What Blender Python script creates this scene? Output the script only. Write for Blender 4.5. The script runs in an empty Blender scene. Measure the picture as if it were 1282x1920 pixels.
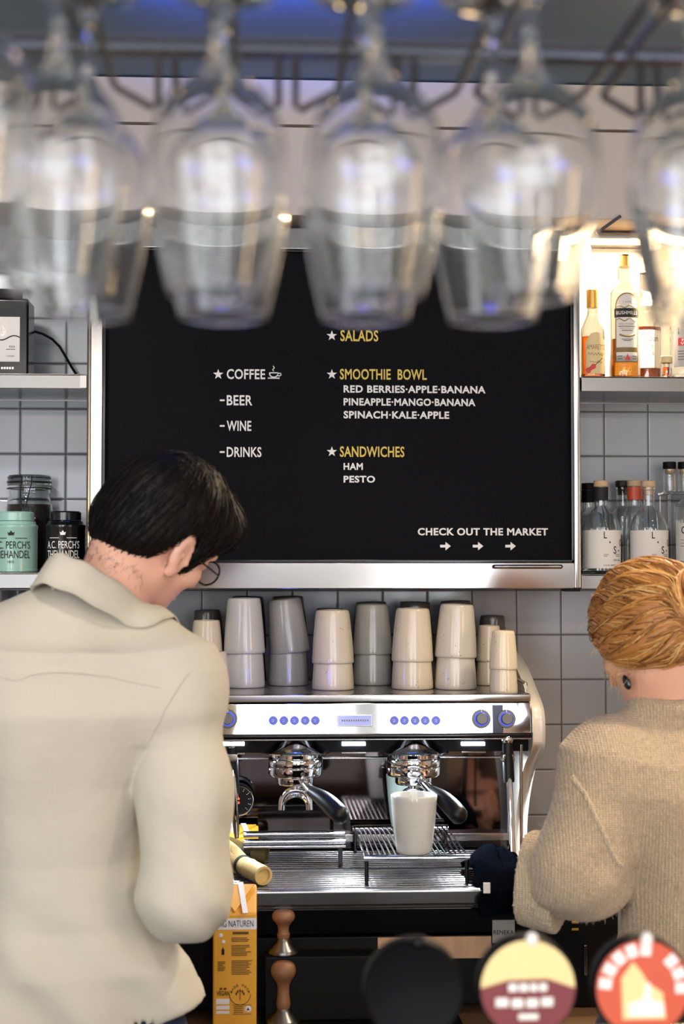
import bpy, bmesh, math, random
import numpy as np
from mathutils import Vector, Matrix, Euler, noise as mnoise
random.seed(7)
S = bpy.context.scene
COL = S.collection
PI = math.pi
# ------------------------------------------------------------------ camera
F = 2890.0; YAW = math.radians(3.2); PITCH = math.radians(2.0); EYE = Vector((0, 0, 1.72))
cam = bpy.data.cameras.new('camera'); camo = bpy.data.objects.new('camera', cam); COL.objects.link(camo)
cam.lens = F * 36 / 1920; cam.sensor_width = 36; cam.clip_start = .05
camo.location = EYE; camo.rotation_euler = (PI / 2 + PITCH, 0, -YAW)
cam.dof.use_dof = True; cam.dof.focus_distance = 3.08; cam.dof.aperture_fstop = 4.2; cam.dof.aperture_blades = 0
S.camera = camo
CR = Euler((PI / 2 + PITCH, 0, -YAW)).to_matrix()
# ------------------------------------------------------------------ view
S.view_settings.view_transform = 'Standard'; S.view_settings.look = 'None'
S.view_settings.gamma = 1; S.view_settings.use_curve_mapping = False
S.view_settings.exposure = -0.30
S.cycles.max_bounces = 24; S.cycles.transmission_bounces = 24; S.cycles.glossy_bounces = 8
S.cycles.transparent_max_bounces = 16; S.cycles.sample_clamp_indirect = 6; S.cycles.caustics_refractive = True; S.cycles.caustics_reflective = False
# ------------------------------------------------------------------ world (dim sky outside the windows)
W = bpy.data.worlds.new('world'); S.world = W; W.use_nodes = True
W.node_tree.nodes['Background'].inputs[0].default_value = (.75, .85, 1, 1)
W.node_tree.nodes['Background'].inputs[1].default_value = .35
# ------------------------------------------------------------------ lights
def area(name, loc, target, sx, sy, power, col=(1, 1, 1), spread=PI):
    l = bpy.data.lights.new(name, 'AREA'); l.shape = 'RECTANGLE'; l.size = sx; l.size_y = sy; l.energy = power; l.color = col; l.spread = spread
    o = bpy.data.objects.new(name, l); COL.objects.link(o); o.location = loc
    o.rotation_euler = (Vector(target) - Vector(loc)).to_track_quat('-Z', 'Y').to_euler(); return o
def spot(name, loc, target, power, col, ang=60, blend=.6, r=.04):
    l = bpy.data.lights.new(name, 'SPOT'); l.energy = power; l.color = col; l.spot_size = math.radians(ang); l.spot_blend = blend; l.shadow_soft_size = r
    o = bpy.data.objects.new(name, l); COL.objects.link(o); o.location = loc
    o.rotation_euler = (Vector(target) - Vector(loc)).to_track_quat('-Z', 'Y').to_euler(); return o
ROOM = dict(x0=-2.3, x1=2.7, y0=-3.6, y1=3.42, zc=2.72)
for k, (wx, ww) in enumerate(((-1.55, 1.15), (-.1, 1.35), (1.45, 1.35))):
    area('window_daylight', (wx, -3.5, 2.27), (wx, 0, 2.27), ww, .74, 17 * ww, (.92, .96, 1))
for dx_ in (-1.2, 1.25): area('door_daylight', (dx_, -3.48, 1.12), (dx_, 0, 1.12), .45, 1.45, 52, (.92, .96, 1))  # added lights behind the camera, for bright streaks in the wine glasses
area('side_window_daylight', (-2.2, -.6, 1.6), (0, .6, 1.5), 1.5, 1.7, 52, (.88, .94, 1))  # assumed cool light from the left; the left wall has no window
area('hall_ceiling_light', (0, -1.9, 2.68), (0, -1.9, 0), 2.6, 1.2, 110, (1, .97, .93))  # added fill, brightens the room that the wine glasses reflect
area('shelf_top_strip', (.2, 1.02, 2.36), (.2, 3.2, 2.46), 2.2, .04, 8.5, (1, .86, .74))  # added lamp out of frame, brightens the soffit
area('wall_lamp_glow', (2.62, -.2, 1.75), (0, .8, 1.75), .22, 1.1, 24, (1, .66, .36))  # assumed warm lamp behind the camera, for orange streaks in the wine glasses
DOWN = ((-.55, 1.35, -.38, 2.35, 1.30, 31, (1, .91, .81), 58), (.30, 1.75, .16, 3.05, 1.50, 34, (1, .90, .76), 40), (1.15, 2.15, .62, 2.5, 1.50, 80, (1, .84, .62), 60), (-.75, 2.2, -.75, 3.3, 1.9, 52, (1, .96, .92), 70), (1.35, 1.6, 1.0, 3.2, 1.8, 2.5, (1, .9, .8), 60))
for dx, dy, tx, ty, tz, pw, cl_, an in DOWN: spot('downlight_beam', (dx, dy, 2.675), (tx, ty, tz), pw * .85, cl_, an, .8, .05)  # assumed unseen ceiling spots, aimed at people, cups and tiles
area('blue_neon_glow', (.08, 2.50, 2.665), (.10, 2.9, 2.99), .6, .03, 6.5, (.05, .16, 1), math.radians(84))  # assumed blue light without a fixture, tints the ceiling
area('blue_neon_glow', (.75, .15, 2.06), (.3, 1.0, 2.0), .5, .05, 1.1, (.10, .12, 1))  # assumed unseen blue light, added for violet highlights on the rack wires
area('blue_neon_glow', (-.2, -.6, 1.35), (0, .9, 1.9), .5, .03, 1.6, (.12, .12, 1))  # assumed blue light behind the camera, added for the wine glasses
# ------------------------------------------------------------------ pixel helpers (1282x1920 frame)
def ray(px, py): return CR @ Vector(((px - 641) / F, (960 - py) / F, -1))
def P(px, py, Y):
    d = ray(px, py); return EYE + d * (Y / d.y)
def Pz(px, py, z):
    d = ray(px, py); return EYE + d * ((z - EYE.z) / d.z)
# ------------------------------------------------------------------ materials
def lin(c):
    return tuple(((x / 255) / 12.92 if x / 255 <= .04045 else ((x / 255 + .055) / 1.055) ** 2.4) for x in c) + (1,)
class NT:
    def __init__(s, m): s.t = m.node_tree; s.n = s.t.nodes; s.l = s.t.links
    def node(s, ty, **kw):
        n = s.n.new(ty)
        for k, v in kw.items():
            if k in n.inputs: n.inputs[k].default_value = v
            else: setattr(n, k, v)
        return n
    def link(s, a, b): s.l.new(a, b)
MATS = {}
def mat(name, col=(200, 200, 200), rough=.5, metal=0, trans=0, ior=1.5, emit=None, estr=0, coat=0, sss=0, bump=None, var=None, stretch=(1, 1, 1), spec=.5, alpha=1, sheen=0, raw=None):
    m = bpy.data.materials.new(name); m.use_nodes = True; t = NT(m); b = t.n['Principled BSDF']
    c = raw if raw else lin(col)
    b.inputs['Base Color'].default_value = c; b.inputs['Roughness'].default_value = rough; b.inputs['Metallic'].default_value = metal
    b.inputs['Transmission Weight'].default_value = trans; b.inputs['IOR'].default_value = ior; b.inputs['Coat Weight'].default_value = coat
    b.inputs['Coat Roughness'].default_value = .08; b.inputs['Specular IOR Level'].default_value = spec; b.inputs['Alpha'].default_value = alpha
    b.inputs['Sheen Weight'].default_value = sheen
    if sss: b.inputs['Subsurface Weight'].default_value = sss; b.inputs['Subsurface Radius'].default_value = (.004, .0018, .001); b.inputs['Subsurface Scale'].default_value = 1
    if emit: b.inputs['Emission Color'].default_value = lin(emit); b.inputs['Emission Strength'].default_value = estr
    if bump or var:
        tc = t.node('ShaderNodeTexCoord'); mp = t.node('ShaderNodeMapping'); mp.inputs['Scale'].default_value = stretch; t.link(tc.outputs['Object'], mp.inputs[0])
    if var:
        n = t.node('ShaderNodeTexNoise', Scale=var[0], Detail=4.0); t.link(mp.outputs[0], n.inputs['Vector'])
        r = t.node('ShaderNodeMix', data_type='RGBA'); r.inputs[6].default_value = tuple(x * (1 - var[1]) for x in c[:3]) + (1,); r.inputs[7].default_value = tuple(min(1, x * (1 + var[1])) for x in c[:3]) + (1,)
        t.link(n.outputs[0], r.inputs[0]); t.link(r.outputs[2], b.inputs['Base Color'])
    if bump:
        n = t.node('ShaderNodeTexNoise', Scale=bump[0], Detail=5.0); t.link(mp.outputs[0], n.inputs['Vector'])
        bp = t.node('ShaderNodeBump', Strength=bump[1], Distance=bump[2] if len(bump) > 2 else .002); t.link(n.outputs[0], bp.inputs['Height']); t.link(bp.outputs[0], b.inputs['Normal'])
    MATS[name] = m; return m
def M(n): return MATS[n]
mat('chrome', (226, 226, 230), .05, 1)
mat('steel', (122, 120, 118), .30, 1)
mat('steel_smooth', (150, 147, 144), .2, 1)
mat('frame_steel', (150, 147, 144), .16, 1)
mat('splash_steel', (84, 77, 77), .06, 1)
mat('dark_steel', (60, 62, 68), .25, 1)
mat('wire', (62, 58, 60), .35, .9)
mat('knob_metal', (116, 114, 112), .5, 1)
mat('badge_plate', (150, 146, 140), .55, .2)
mat('black_plastic', (7, 7, 8), .42, spec=.28)
mat('black_matte', (5, 5, 6), .6, spec=.18)
mat('badge_black', (5, 6, 9), .55, spec=.12)
mat('black_gloss', (5, 5, 6), .18, spec=.35)
mat('black_cloth', (7, 9, 14), .95, bump=(220, .5, .002), spec=.0)
mat('clear_glass', (250, 252, 252), 0, trans=1, ior=1.48)
mat('wine_glass', (252, 253, 253), 0, trans=1, ior=1.45)
mat('smoke_glass', (170, 178, 178), .02, trans=1, ior=1.48)
mat('amber_liquid', (222, 150, 40), 0, trans=1, ior=1.34)
mat('orange_liquid', (226, 110, 20), 0, trans=1, ior=1.34)
mat('brown_liquid', (120, 50, 14), 0, trans=1, ior=1.34)
mat('clear_liquid', (235, 240, 240), 0, trans=1, ior=1.33)
mat('paper_white', (226, 221, 212), .75)
mat('paper_grey', (196, 192, 188), .75)
mat('paper_cream', (228, 204, 150), .7)
mat('ink_black', (20, 19, 20), .7)
mat('ink_grey', (120, 112, 104), .7)
mat('ink_gold', (128, 108, 62), .5)
mat('ink_brown', (92, 66, 24), .7)
mat('ink_red', (214, 70, 66), .6)
mat('gold_cap', (214, 168, 84), .35, .6)
mat('cork', (198, 168, 134), .85, bump=(200, .3), var=(90, .2))
mat('letter_white', (232, 230, 226), .6)
mat('letter_yellow', (216, 190, 84), .6)
mat('soffit_paint', (196, 186, 178), .55, var=(3, .03), bump=(180, .05))
mat('ceiling_paint', (84, 108, 126), .5, var=(2, .06))
mat('slate_panel', (52, 72, 92), .35, var=(5, .08))
mat('plaster', (214, 208, 200), .8, var=(2, .04))
mat('cream_enamel', (222, 212, 196), .25, coat=.4)
mat('mint_enamel', (150, 192, 178), .25, coat=.3)
mat('blue_led', (40, 60, 255), .3, emit=(70, 90, 255), estr=1.3)
mat('blue_button', (50, 60, 150), .2, emit=(40, 60, 220), estr=.45)
mat('white_led', (255, 255, 255), .3, emit=(225, 238, 255), estr=14)
mat('warm_led', (255, 240, 210), .3, emit=(255, 214, 150), estr=16)
mat('warm_bulb', (255, 240, 210), .3, emit=(255, 225, 180), estr=14)
mat('display_glass', (150, 158, 210), .1, emit=(150, 160, 230), estr=.35)
mat('orange_needle', (235, 84, 30), .4)
mat('carton_yellow', (224, 164, 48), .45, var=(30, .04))
mat('carton_white', (226, 226, 232), .45)
mat('wood', (132, 92, 62), .5, var=(14, .35), stretch=(1, 1, 6))
mat('light_wood', (176, 138, 104), .55, var=(10, .25), stretch=(8, 1, 1))
mat('counter_wood', (120, 88, 62), .45, var=(9, .3), stretch=(1, 6, 6))
mat('bamboo', (206, 178, 118), .5, var=(26, .18), stretch=(1, 1, 1))
mat('bamboo_dark', (120, 104, 60), .5, var=(26, .2))
mat('floor_tile', (150, 138, 124), .5, var=(4, .15))
mat('cabinet_dark', (18, 17, 18), .5, spec=.3)
mat('tin_black', (12, 13, 18), .2, coat=.6)
mat('coffee_beans', (34, 18, 10), .5, bump=(120, .9, .004))
mat('plastic_clear', (215, 218, 226), .1, trans=.75, ior=1.2)
mat('blue_plastic', (30, 44, 150), .3)
mat('maroon', (120, 40, 46), .4); mat('badge_cream', (240, 214, 150), .4); mat('badge_red', (206, 84, 52), .4); mat('badge_white', (245, 240, 232), .4)
def ceramic(name, col, speck=.6):
    m = mat(name, col, .22, coat=.35); t = NT(m); b = t.n['Principled BSDF']
    tc = t.node('ShaderNodeTexCoord'); oi = t.node('ShaderNodeObjectInfo')
    ad = t.node('ShaderNodeVectorMath', operation='ADD'); t.link(tc.outputs['Object'], ad.inputs[0]); t.link(oi.outputs['Random'], ad.inputs[1])
    n1 = t.node('ShaderNodeTexNoise', Scale=9.0, Detail=3.0); t.link(ad.outputs[0], n1.inputs['Vector'])
    v = t.node('ShaderNodeTexVoronoi', Scale=120.0); t.link(ad.outputs[0], v.inputs['Vector'])
    n2 = t.node('ShaderNodeTexNoise', Scale=55.0); t.link(ad.outputs[0], n2.inputs['Vector'])
    lt = t.node('ShaderNodeMath', operation='LESS_THAN'); lt.inputs[1].default_value = .16; t.link(v.outputs['Distance'], lt.inputs[0])
    gt = t.node('ShaderNodeMath', operation='GREATER_THAN'); gt.inputs[1].default_value = .56; t.link(n2.outputs[0], gt.inputs[0])
    mu = t.node('ShaderNodeMath', operation='MULTIPLY'); t.link(lt.outputs[0], mu.inputs[0]); t.link(gt.outputs[0], mu.inputs[1])
    mu2 = t.node('ShaderNodeMath', operation='MULTIPLY'); mu2.inputs[1].default_value = speck; t.link(mu.outputs[0], mu2.inputs[0])
    a = t.node('ShaderNodeMix', data_type='RGBA'); c = lin(col); a.inputs[6].default_value = tuple(x * .88 for x in c[:3]) + (1,); a.inputs[7].default_value = tuple(min(1, x * 1.1) for x in c[:3]) + (1,); t.link(n1.outputs[0], a.inputs[0])
    d = t.node('ShaderNodeMix', data_type='RGBA'); d.inputs[7].default_value = lin((110, 84, 58)); t.link(a.outputs[2], d.inputs[6]); t.link(mu2.outputs[0], d.inputs[0]); t.link(d.outputs[2], b.inputs['Base Color'])
    bp = t.node('ShaderNodeBump', Strength=.12, Distance=.004); t.link(n1.outputs[0], bp.inputs['Height']); t.link(bp.outputs[0], b.inputs['Normal'])
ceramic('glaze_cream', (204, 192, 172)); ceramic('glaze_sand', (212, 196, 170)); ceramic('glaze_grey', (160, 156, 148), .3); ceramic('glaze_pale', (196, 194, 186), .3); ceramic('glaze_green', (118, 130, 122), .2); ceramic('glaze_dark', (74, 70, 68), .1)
def grid_nodes(t, pitch, ox, oz, half):
    "value 1 on grout lines of a square X-Z grid in object space"
    tc = t.node('ShaderNodeTexCoord'); sp = t.node('ShaderNodeSeparateXYZ'); t.link(tc.outputs['Object'], sp.inputs[0]); outs = []
    for ax, off in ((0, ox), (2, oz)):
        a = t.node('ShaderNodeMath', operation='SUBTRACT'); a.inputs[1].default_value = off; t.link(sp.outputs[ax], a.inputs[0])
        p = t.node('ShaderNodeMath', operation='PINGPONG'); p.inputs[1].default_value = pitch / 2; t.link(a.outputs[0], p.inputs[0]); outs.append(p)
    mn = t.node('ShaderNodeMath', operation='MINIMUM'); t.link(outs[0].outputs[0], mn.inputs[0]); t.link(outs[1].outputs[0], mn.inputs[1])
    mr = t.node('ShaderNodeMapRange'); mr.inputs[1].default_value = half * .6; mr.inputs[2].default_value = half * 1.4; mr.inputs[3].default_value = 1; mr.inputs[4].default_value = 0; t.link(mn.outputs[0], mr.inputs[0])
    return mr, mn, tc
def tile_mat():
    m = mat('wall_tiles', (190, 194, 200), .22); t = NT(m); b = t.n['Principled BSDF']
    g = P(1051.7, 1200, 3.42); h = P(60, 851, 3.42)
    mr, mn, tc = grid_nodes(t, .1, g.x, h.z, .0017)
    nz = t.node('ShaderNodeTexNoise', Scale=7.0, Detail=2.0); t.link(tc.outputs['Object'], nz.inputs['Vector'])
    a = t.node('ShaderNodeMix', data_type='RGBA'); a.inputs[6].default_value = lin((150, 154, 161)); a.inputs[7].default_value = lin((166, 170, 176)); t.link(nz.outputs[0], a.inputs[0])
    d = t.node('ShaderNodeMix', data_type='RGBA'); d.inputs[7].default_value = lin((92, 90, 92)); t.link(a.outputs[2], d.inputs[6]); t.link(mr.outputs[0], d.inputs[0]); t.link(d.outputs[2], b.inputs['Base Color'])
    r = t.node('ShaderNodeMapRange'); r.inputs[3].default_value = .2; r.inputs[4].default_value = .8; t.link(mr.outputs[0], r.inputs[0]); t.link(r.outputs[0], b.inputs['Roughness'])
    e = t.node('ShaderNodeMapRange'); e.inputs[1].default_value = 0; e.inputs[2].default_value = .004; t.link(mn.outputs[0], e.inputs[0])
    bp = t.node('ShaderNodeBump', Strength=.6, Distance=.002); t.link(e.outputs[0], bp.inputs['Height']); t.link(bp.outputs[0], b.inputs['Normal'])
tile_mat()
def board_mat():
    m = mat('letter_board', (12, 13, 16), .65, spec=.1); t = NT(m); b = t.n['Principled BSDF']
    mr, mn, tc = grid_nodes(t, .0056, 0, 0, .0011)
    d = t.node('ShaderNodeMix', data_type='RGBA'); d.inputs[6].default_value = lin((3, 3, 4)); d.inputs[7].default_value = lin((11, 12, 16)); t.link(mr.outputs[0], d.inputs[0]); t.link(d.outputs[2], b.inputs['Base Color'])
    bp = t.node('ShaderNodeBump', Strength=.5, Distance=.001); t.link(mr.outputs[0], bp.inputs['Height']); t.link(bp.outputs[0], b.inputs['Normal'])
board_mat()
def rib_mat(name, col, pitch, ax, rough=.2):
    m = mat(name, col, rough, 1); t = NT(m); b = t.n['Principled BSDF']
    tc = t.node('ShaderNodeTexCoord'); sp = t.node('ShaderNodeSeparateXYZ'); t.link(tc.outputs['Object'], sp.inputs[0])
    p = t.node('ShaderNodeMath', operation='PINGPONG'); p.inputs[1].default_value = pitch / 2; t.link(sp.outputs[ax], p.inputs[0])
    bp = t.node('ShaderNodeBump', Strength=.7, Distance=.004); t.link(p.outputs[0], bp.inputs['Height']); t.link(bp.outputs[0], b.inputs['Normal'])
rib_mat('ribbed_steel', (188, 186, 184), .009, 1, .22)
def holes_mat():
    m = mat('perforated_steel', (170, 168, 166), .3, 1); t = NT(m); b = t.n['Principled BSDF']
    tc = t.node('ShaderNodeTexCoord'); v = t.node('ShaderNodeTexVoronoi', Scale=150.0); v.inputs['Randomness'].default_value = 0; t.link(tc.outputs['Object'], v.inputs['Vector'])
    lt = t.node('ShaderNodeMath', operation='LESS_THAN'); lt.inputs[1].default_value = .33; t.link(v.outputs['Distance'], lt.inputs[0])
    d = t.node('ShaderNodeMix', data_type='RGBA'); d.inputs[6].default_value = lin((190, 186, 182)); d.inputs[7].default_value = lin((16, 16, 18)); t.link(lt.outputs[0], d.inputs[0]); t.link(d.outputs[2], b.inputs['Base Color'])
holes_mat()
# ------------------------------------------------------------------ mesh builder
def T(loc=(0, 0, 0), rx=0, ry=0, rz=0, s=None):
    m = Matrix.Translation(loc) @ Euler((rx, ry, rz)).to_matrix().to_4x4()
    if s: m = m @ Matrix.Diagonal(tuple(s) + (1,))
    return m
def axis_m(a, b):
    "matrix whose Z runs from a towards b, origin at a"
    a, b = Vector(a), Vector(b); q = Vector((0, 0, 1)).rotation_difference((b - a).normalized()); return Matrix.Translation(a) @ q.to_matrix().to_4x4()
def wloc(o):
    v = Vector((0, 0, 0))
    while o is not None: v += o.location; o = o.parent
    return v
def tag(o, label=None, cat=None, group=None, kind=None):
    if label: o['label'] = label
    if cat: o['category'] = cat
    if group: o['group'] = group
    if kind: o['kind'] = kind
    return o
def thing(name, label, cat, loc=(0, 0, 0), group=None):
    o = bpy.data.objects.new(name, None); COL.objects.link(o); o.location = loc; o.empty_display_size = .05
    return tag(o, label, cat, group)
def copy_tree(o, parent=None):
    c = o.copy(); COL.objects.link(c)
    if parent is not None: c.parent = parent
    for ch in o.children: copy_tree(ch, c)
    return c
class MB:
    def __init__(s): s.v = []; s.f = []; s.s = []; s.m = []; s.w = False
    def add(s, vs, fs, smooth=True, mi=0, mtx=None):
        n = len(s.v)
        s.v += [tuple(mtx @ Vector(v)) for v in vs] if mtx is not None else [tuple(v) for v in vs]
        s.f += [tuple(i + n for i in f) for f in fs]; s.s += [smooth] * len(fs); s.m += [mi] * len(fs); return s
    def box(s, c, d, r=0, mtx=None, mi=0, seg=2):
        bm = bmesh.new(); bmesh.ops.create_cube(bm, size=1)
        for v in bm.verts: v.co = Vector((v.co.x * d[0], v.co.y * d[1], v.co.z * d[2]))
        s.w = s.w or r > 0
        if r > 0: bmesh.ops.bevel(bm, geom=bm.edges[:], offset=min(r, min(d) * .49), segments=seg, profile=.5, affect='EDGES')
        for v in bm.verts: v.co += Vector(c)
        bm.verts.index_update(); s.add([v.co.copy() for v in bm.verts], [[v.index for v in f.verts] for f in bm.faces], r > 0, mi, mtx); bm.free(); return s
    def bx(s, x0, y0, x1, y1, Y, depth, r=0, mi=0):
        "box whose front face fills the pixel rectangle at distance Y"
        xm, ym = (x0 + x1) / 2, (y0 + y1) / 2
        a, b = P(x0, ym, Y), P(x1, ym, Y); t, u = P(xm, y0, Y), P(xm, y1, Y)
        return s.box(((a.x + b.x) / 2, Y + depth / 2, (t.z + u.z) / 2), (b.x - a.x, depth, t.z - u.z), r, None, mi)
    def lathe(s, prof, seg=32, mtx=None, smooth=True, mi=0, a0=0, a1=2 * PI):
        full = abs(a1 - a0 - 2 * PI) < 1e-6; n = seg if full else seg + 1; vs = []; fs = []
        for (r, z) in prof:
            for k in range(n):
                a = a0 + (a1 - a0) * k / seg; vs.append((r * math.cos(a), r * math.sin(a), z))
        for i in range(len(prof) - 1):
            for k in range(seg):
                k2 = (k + 1) % n
                fs.append((i * n + k, i * n + k2, (i + 1) * n + k2, (i + 1) * n + k))
        return s.add(vs, fs, smooth, mi, mtx)
    def cyl(s, a, b, r, seg=24, r2=None, mi=0, bev=0):
        L = (Vector(b) - Vector(a)).length; r2 = r if r2 is None else r2; e = bev
        pr = [(0, 0), (r - e, 0)] + ([(r, e), (r2, L - e)] if e else [(r, 0), (r, 0), (r2, L), (r2, L)]) + [(r2 - e, L), (0, L)]
        pr = [(max(x, 1e-5), z) for x, z in pr]
        return s.lathe(pr, seg, axis_m(a, b), True, mi)
    def tube(s, path, r, seg=10, mi=0, flat=None):
        pts = [Vector(p) for p in path]; n = len(pts); R = r if isinstance(r, (list, tuple)) else [r] * n; vs = []; fs = []; up = None
        for i, p in enumerate(pts):
            t = (pts[min(i + 1, n - 1)] - pts[max(i - 1, 0)]).normalized()
            if up is None: up = t.orthogonal().normalized()
            up = (up - t * up.dot(t)).normalized(); w = t.cross(up)
            for k in range(seg):
                a = 2 * PI * k / seg; vs.append(p + (up * math.cos(a) + w * math.sin(a)) * R[i])
        for i in range(n - 1):
            for k in range(seg): fs.append((i * seg + k, i * seg + (k + 1) % seg, (i + 1) * seg + (k + 1) % seg, (i + 1) * seg + k))
        fs.append(tuple(reversed(range(seg)))); fs.append(tuple(range((n - 1) * seg, n * seg)))
        return s.add(vs, fs, True, mi)
    def ell(s, c, rad, seg=20, mtx=None, mi=0):
        pr = [(max(1e-5, math.sin(PI * i / seg)), -math.cos(PI * i / seg)) for i in range(seg + 1)]
        m = Matrix.Translation(c) @ Matrix.Diagonal((rad[0], rad[1], rad[2], 1))
        return s.lathe(pr, seg * 2, (mtx @ m) if mtx is not None else m, True, mi)
    def prism(s, poly, d0, d1, mtx=None, mi=0, smooth=False):
        "polygon in local XZ extruded along local Y"
        n = len(poly); vs = [(x, d0, z) for x, z in poly] + [(x, d1, z) for x, z in poly]
        fs = [tuple(range(n)), tuple(reversed(range(n, 2 * n)))] + [(i + n, (i + 1) % n + n, (i + 1) % n, i) for i in range(n)]
        return s.add(vs, fs, smooth, mi, mtx)
    def sheet(s, G, mi=0, smooth=True, closed=False):
        nr, nc = len(G), len(G[0]); vs = [p for row in G for p in row]; fs = []
        for i in range(nr - 1):
            for j in range(nc - (0 if closed else 1)):
                j2 = (j + 1) % nc; fs.append((i * nc + j, i * nc + j2, (i + 1) * nc + j2, (i + 1) * nc + j))
        return s.add(vs, fs, smooth, mi)
    def build(s, name, mats, parent=None, label=None, fix=True):
        off = wloc(parent) if parent is not None else Vector((0, 0, 0))
        me = bpy.data.meshes.new(name); V = [(v[0] - off.x, v[1] - off.y, v[2] - off.z) for v in s.v]
        me.from_pydata(V, [], s.f); me.polygons.foreach_set('use_smooth', s.s); me.polygons.foreach_set('material_index', s.m)
        for m in (mats if isinstance(mats, (list, tuple)) else [mats]): me.materials.append(M(m))
        if fix:
            bm = bmesh.new(); bm.from_mesh(me); bmesh.ops.remove_doubles(bm, verts=bm.verts, dist=1e-6); bmesh.ops.recalc_face_normals(bm, faces=bm.faces)
            for e in bm.edges:
                if len(e.link_faces) == 2 and e.calc_face_angle(0) > math.radians(38): e.smooth = False
            bm.to_mesh(me); bm.free()
        me.update(); o = bpy.data.objects.new(name, me); COL.objects.link(o)
        if parent is not None: o.parent = parent
        if s.w: wn = o.modifiers.new('normals', 'WEIGHTED_NORMAL'); wn.weight = 100; wn.keep_sharp = True
        if label: o['label'] = label
        return o
# ------------------------------------------------------------------ lettering
_TXT = {}
def glyphs(txt, bold=0.0, space=1.0, shear=0.0):
    "verts/faces of a flat text in the built-in font, normalised to its bounding box"
    key = (txt, bold, space, shear)
    if key in _TXT: return _TXT[key]
    c = bpy.data.curves.new('lettering', 'FONT'); c.body = txt; c.size = 1; c.offset = bold; c.space_character = space; c.shear = shear; c.resolution_u = 3
    o = bpy.data.objects.new('lettering', c); COL.objects.link(o)
    dg = bpy.context.evaluated_depsgraph_get(); me = o.evaluated_get(dg).to_mesh()
    vs = [v.co.copy() for v in me.vertices]; fs = [tuple(p.vertices) for p in me.polygons]
    o.evaluated_get(dg).to_mesh_clear(); COL.objects.unlink(o); bpy.data.objects.remove(o); bpy.data.curves.remove(c)
    x0 = min(v.x for v in vs); x1 = max(v.x for v in vs); y0 = min(v.y for v in vs); y1 = max(v.y for v in vs)
    out = ([((v.x - x0) / (x1 - x0), (v.y - y0) / (y1 - y0)) for v in vs], fs, (x1 - x0) / (y1 - y0)); _TXT[key] = out; return out
def put_text(mb, txt, fn, mi=0, bold=0.0, space=1.0, thick=True):
    "fn(u, v, d) maps the unit box (u right, v up, d depth 0 front / 1 back) to a point"
    vs, fs, asp = glyphs(txt, bold, space); n = len(vs)
    V = [fn(u, v, 0) for u, v in vs]
    if thick:
        from collections import Counter
        ed = Counter()
        for f in fs:
            for a, b in zip(f, f[1:] + f[:1]): ed[frozenset((a, b))] += 1
        V += [fn(u, v, 1) for u, v in vs]; G = list(fs) + [tuple(reversed([i + n for i in f])) for f in fs]
        for f in fs:
            for a, b in zip(f, f[1:] + f[:1]):
                if ed[frozenset((a, b))] == 1: G.append((b, a, a + n, b + n))
        mb.add(V, G, False, mi)
    else: mb.add(V, fs, False, mi)
def flat_fn(x0, y0, x1, y1, Y, th=.0015):
    "pixel rectangle on the plane at distance Y"
    ym = (y0 + y1) / 2; xm = (x0 + x1) / 2; a = P(x0, ym, Y).x; b = P(x1, ym, Y).x; t = P(xm, y0, Y).z; u = P(xm, y1, Y).z
    return lambda s, v, d: (a + (b - a) * s, Y + d * th, u + (t - u) * v)
def wrap_fn(c, r, a0, a1, z0, z1, th=.0004):
    "on a vertical cylinder; angle 0 faces the viewer (-Y), positive to the right"
    def fn(s, v, d):
        a = a0 + (a1 - a0) * s; rr = r + th * (1 - d); return (c[0] + rr * math.sin(a), c[1] - rr * math.cos(a), c[2] + z0 + (z1 - z0) * v)
    return fn
def patch(mb, fn, nu=16, nv=1, mi=0):
    "thin panel over the unit box of fn"
    F_ = [[fn(i / nu, j / nv, 0) for i in range(nu + 1)] for j in range(nv + 1)]; B_ = [[fn(i / nu, j / nv, 1) for i in range(nu + 1)] for j in range(nv + 1)]
    mb.sheet(F_, mi); mb.sheet([r[::-1] for r in B_], mi)
    for a, b in ((F_[0], B_[0]), (F_[-1], B_[-1]), ([r[0] for r in F_], [r[0] for r in B_]), ([r[-1] for r in F_], [r[-1] for r in B_])): mb.sheet([a, b], mi, False)
def sub_fn(fn, u0, v0, u1, v1, lift=0.0):
    return lambda s, v, d: fn(u0 + (u1 - u0) * s, v0 + (v1 - v0) * v, d - lift)
def struct(name, mb, m, label, cat):
    o = mb.build(name, m); return tag(o, label, cat, kind='structure')
# ================================================================== the room
YW, YF = 3.42, 3.17
x0, x1, y0, y1, zc = ROOM['x0'], ROOM['x1'], ROOM['y0'], ROOM['y1'], ROOM['zc']
struct('wall_back', MB().box(((x0 + x1) / 2, y1 + .05, zc / 2), (x1 - x0 + .2, .1, zc)), 'wall_tiles', 'square grey white tiled wall behind the coffee machine and shelves', 'wall')
struct('wall_left', MB().box((x0 - .05, (y0 + y1) / 2, zc / 2), (.1, y1 - y0, zc)), 'plaster', 'plain plaster wall on the left side of the bar', 'wall')
struct('wall_right', MB().box((x1 + .05, (y0 + y1) / 2, zc / 2), (.1, y1 - y0, zc)), 'plaster', 'plain plaster wall on the right side of the bar', 'wall')
w = MB()
w.box(((x0 + x1) / 2, y0 - .05, .94), (x1 - x0, .1, 1.88)); w.box(((x0 + x1) / 2, y0 - .05, (2.62 + zc) / 2), (x1 - x0, .1, zc - 2.62))
for a, b in ((x0, -2.15), (-.95, -.8), (.6, .75), (2.15, x1)): w.box(((a + b) / 2, y0 - .05, 2.25), (b - a, .1, .74))
struct('wall_front', w, 'plaster', 'street side wall of the bar with three high windows', 'wall')
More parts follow.
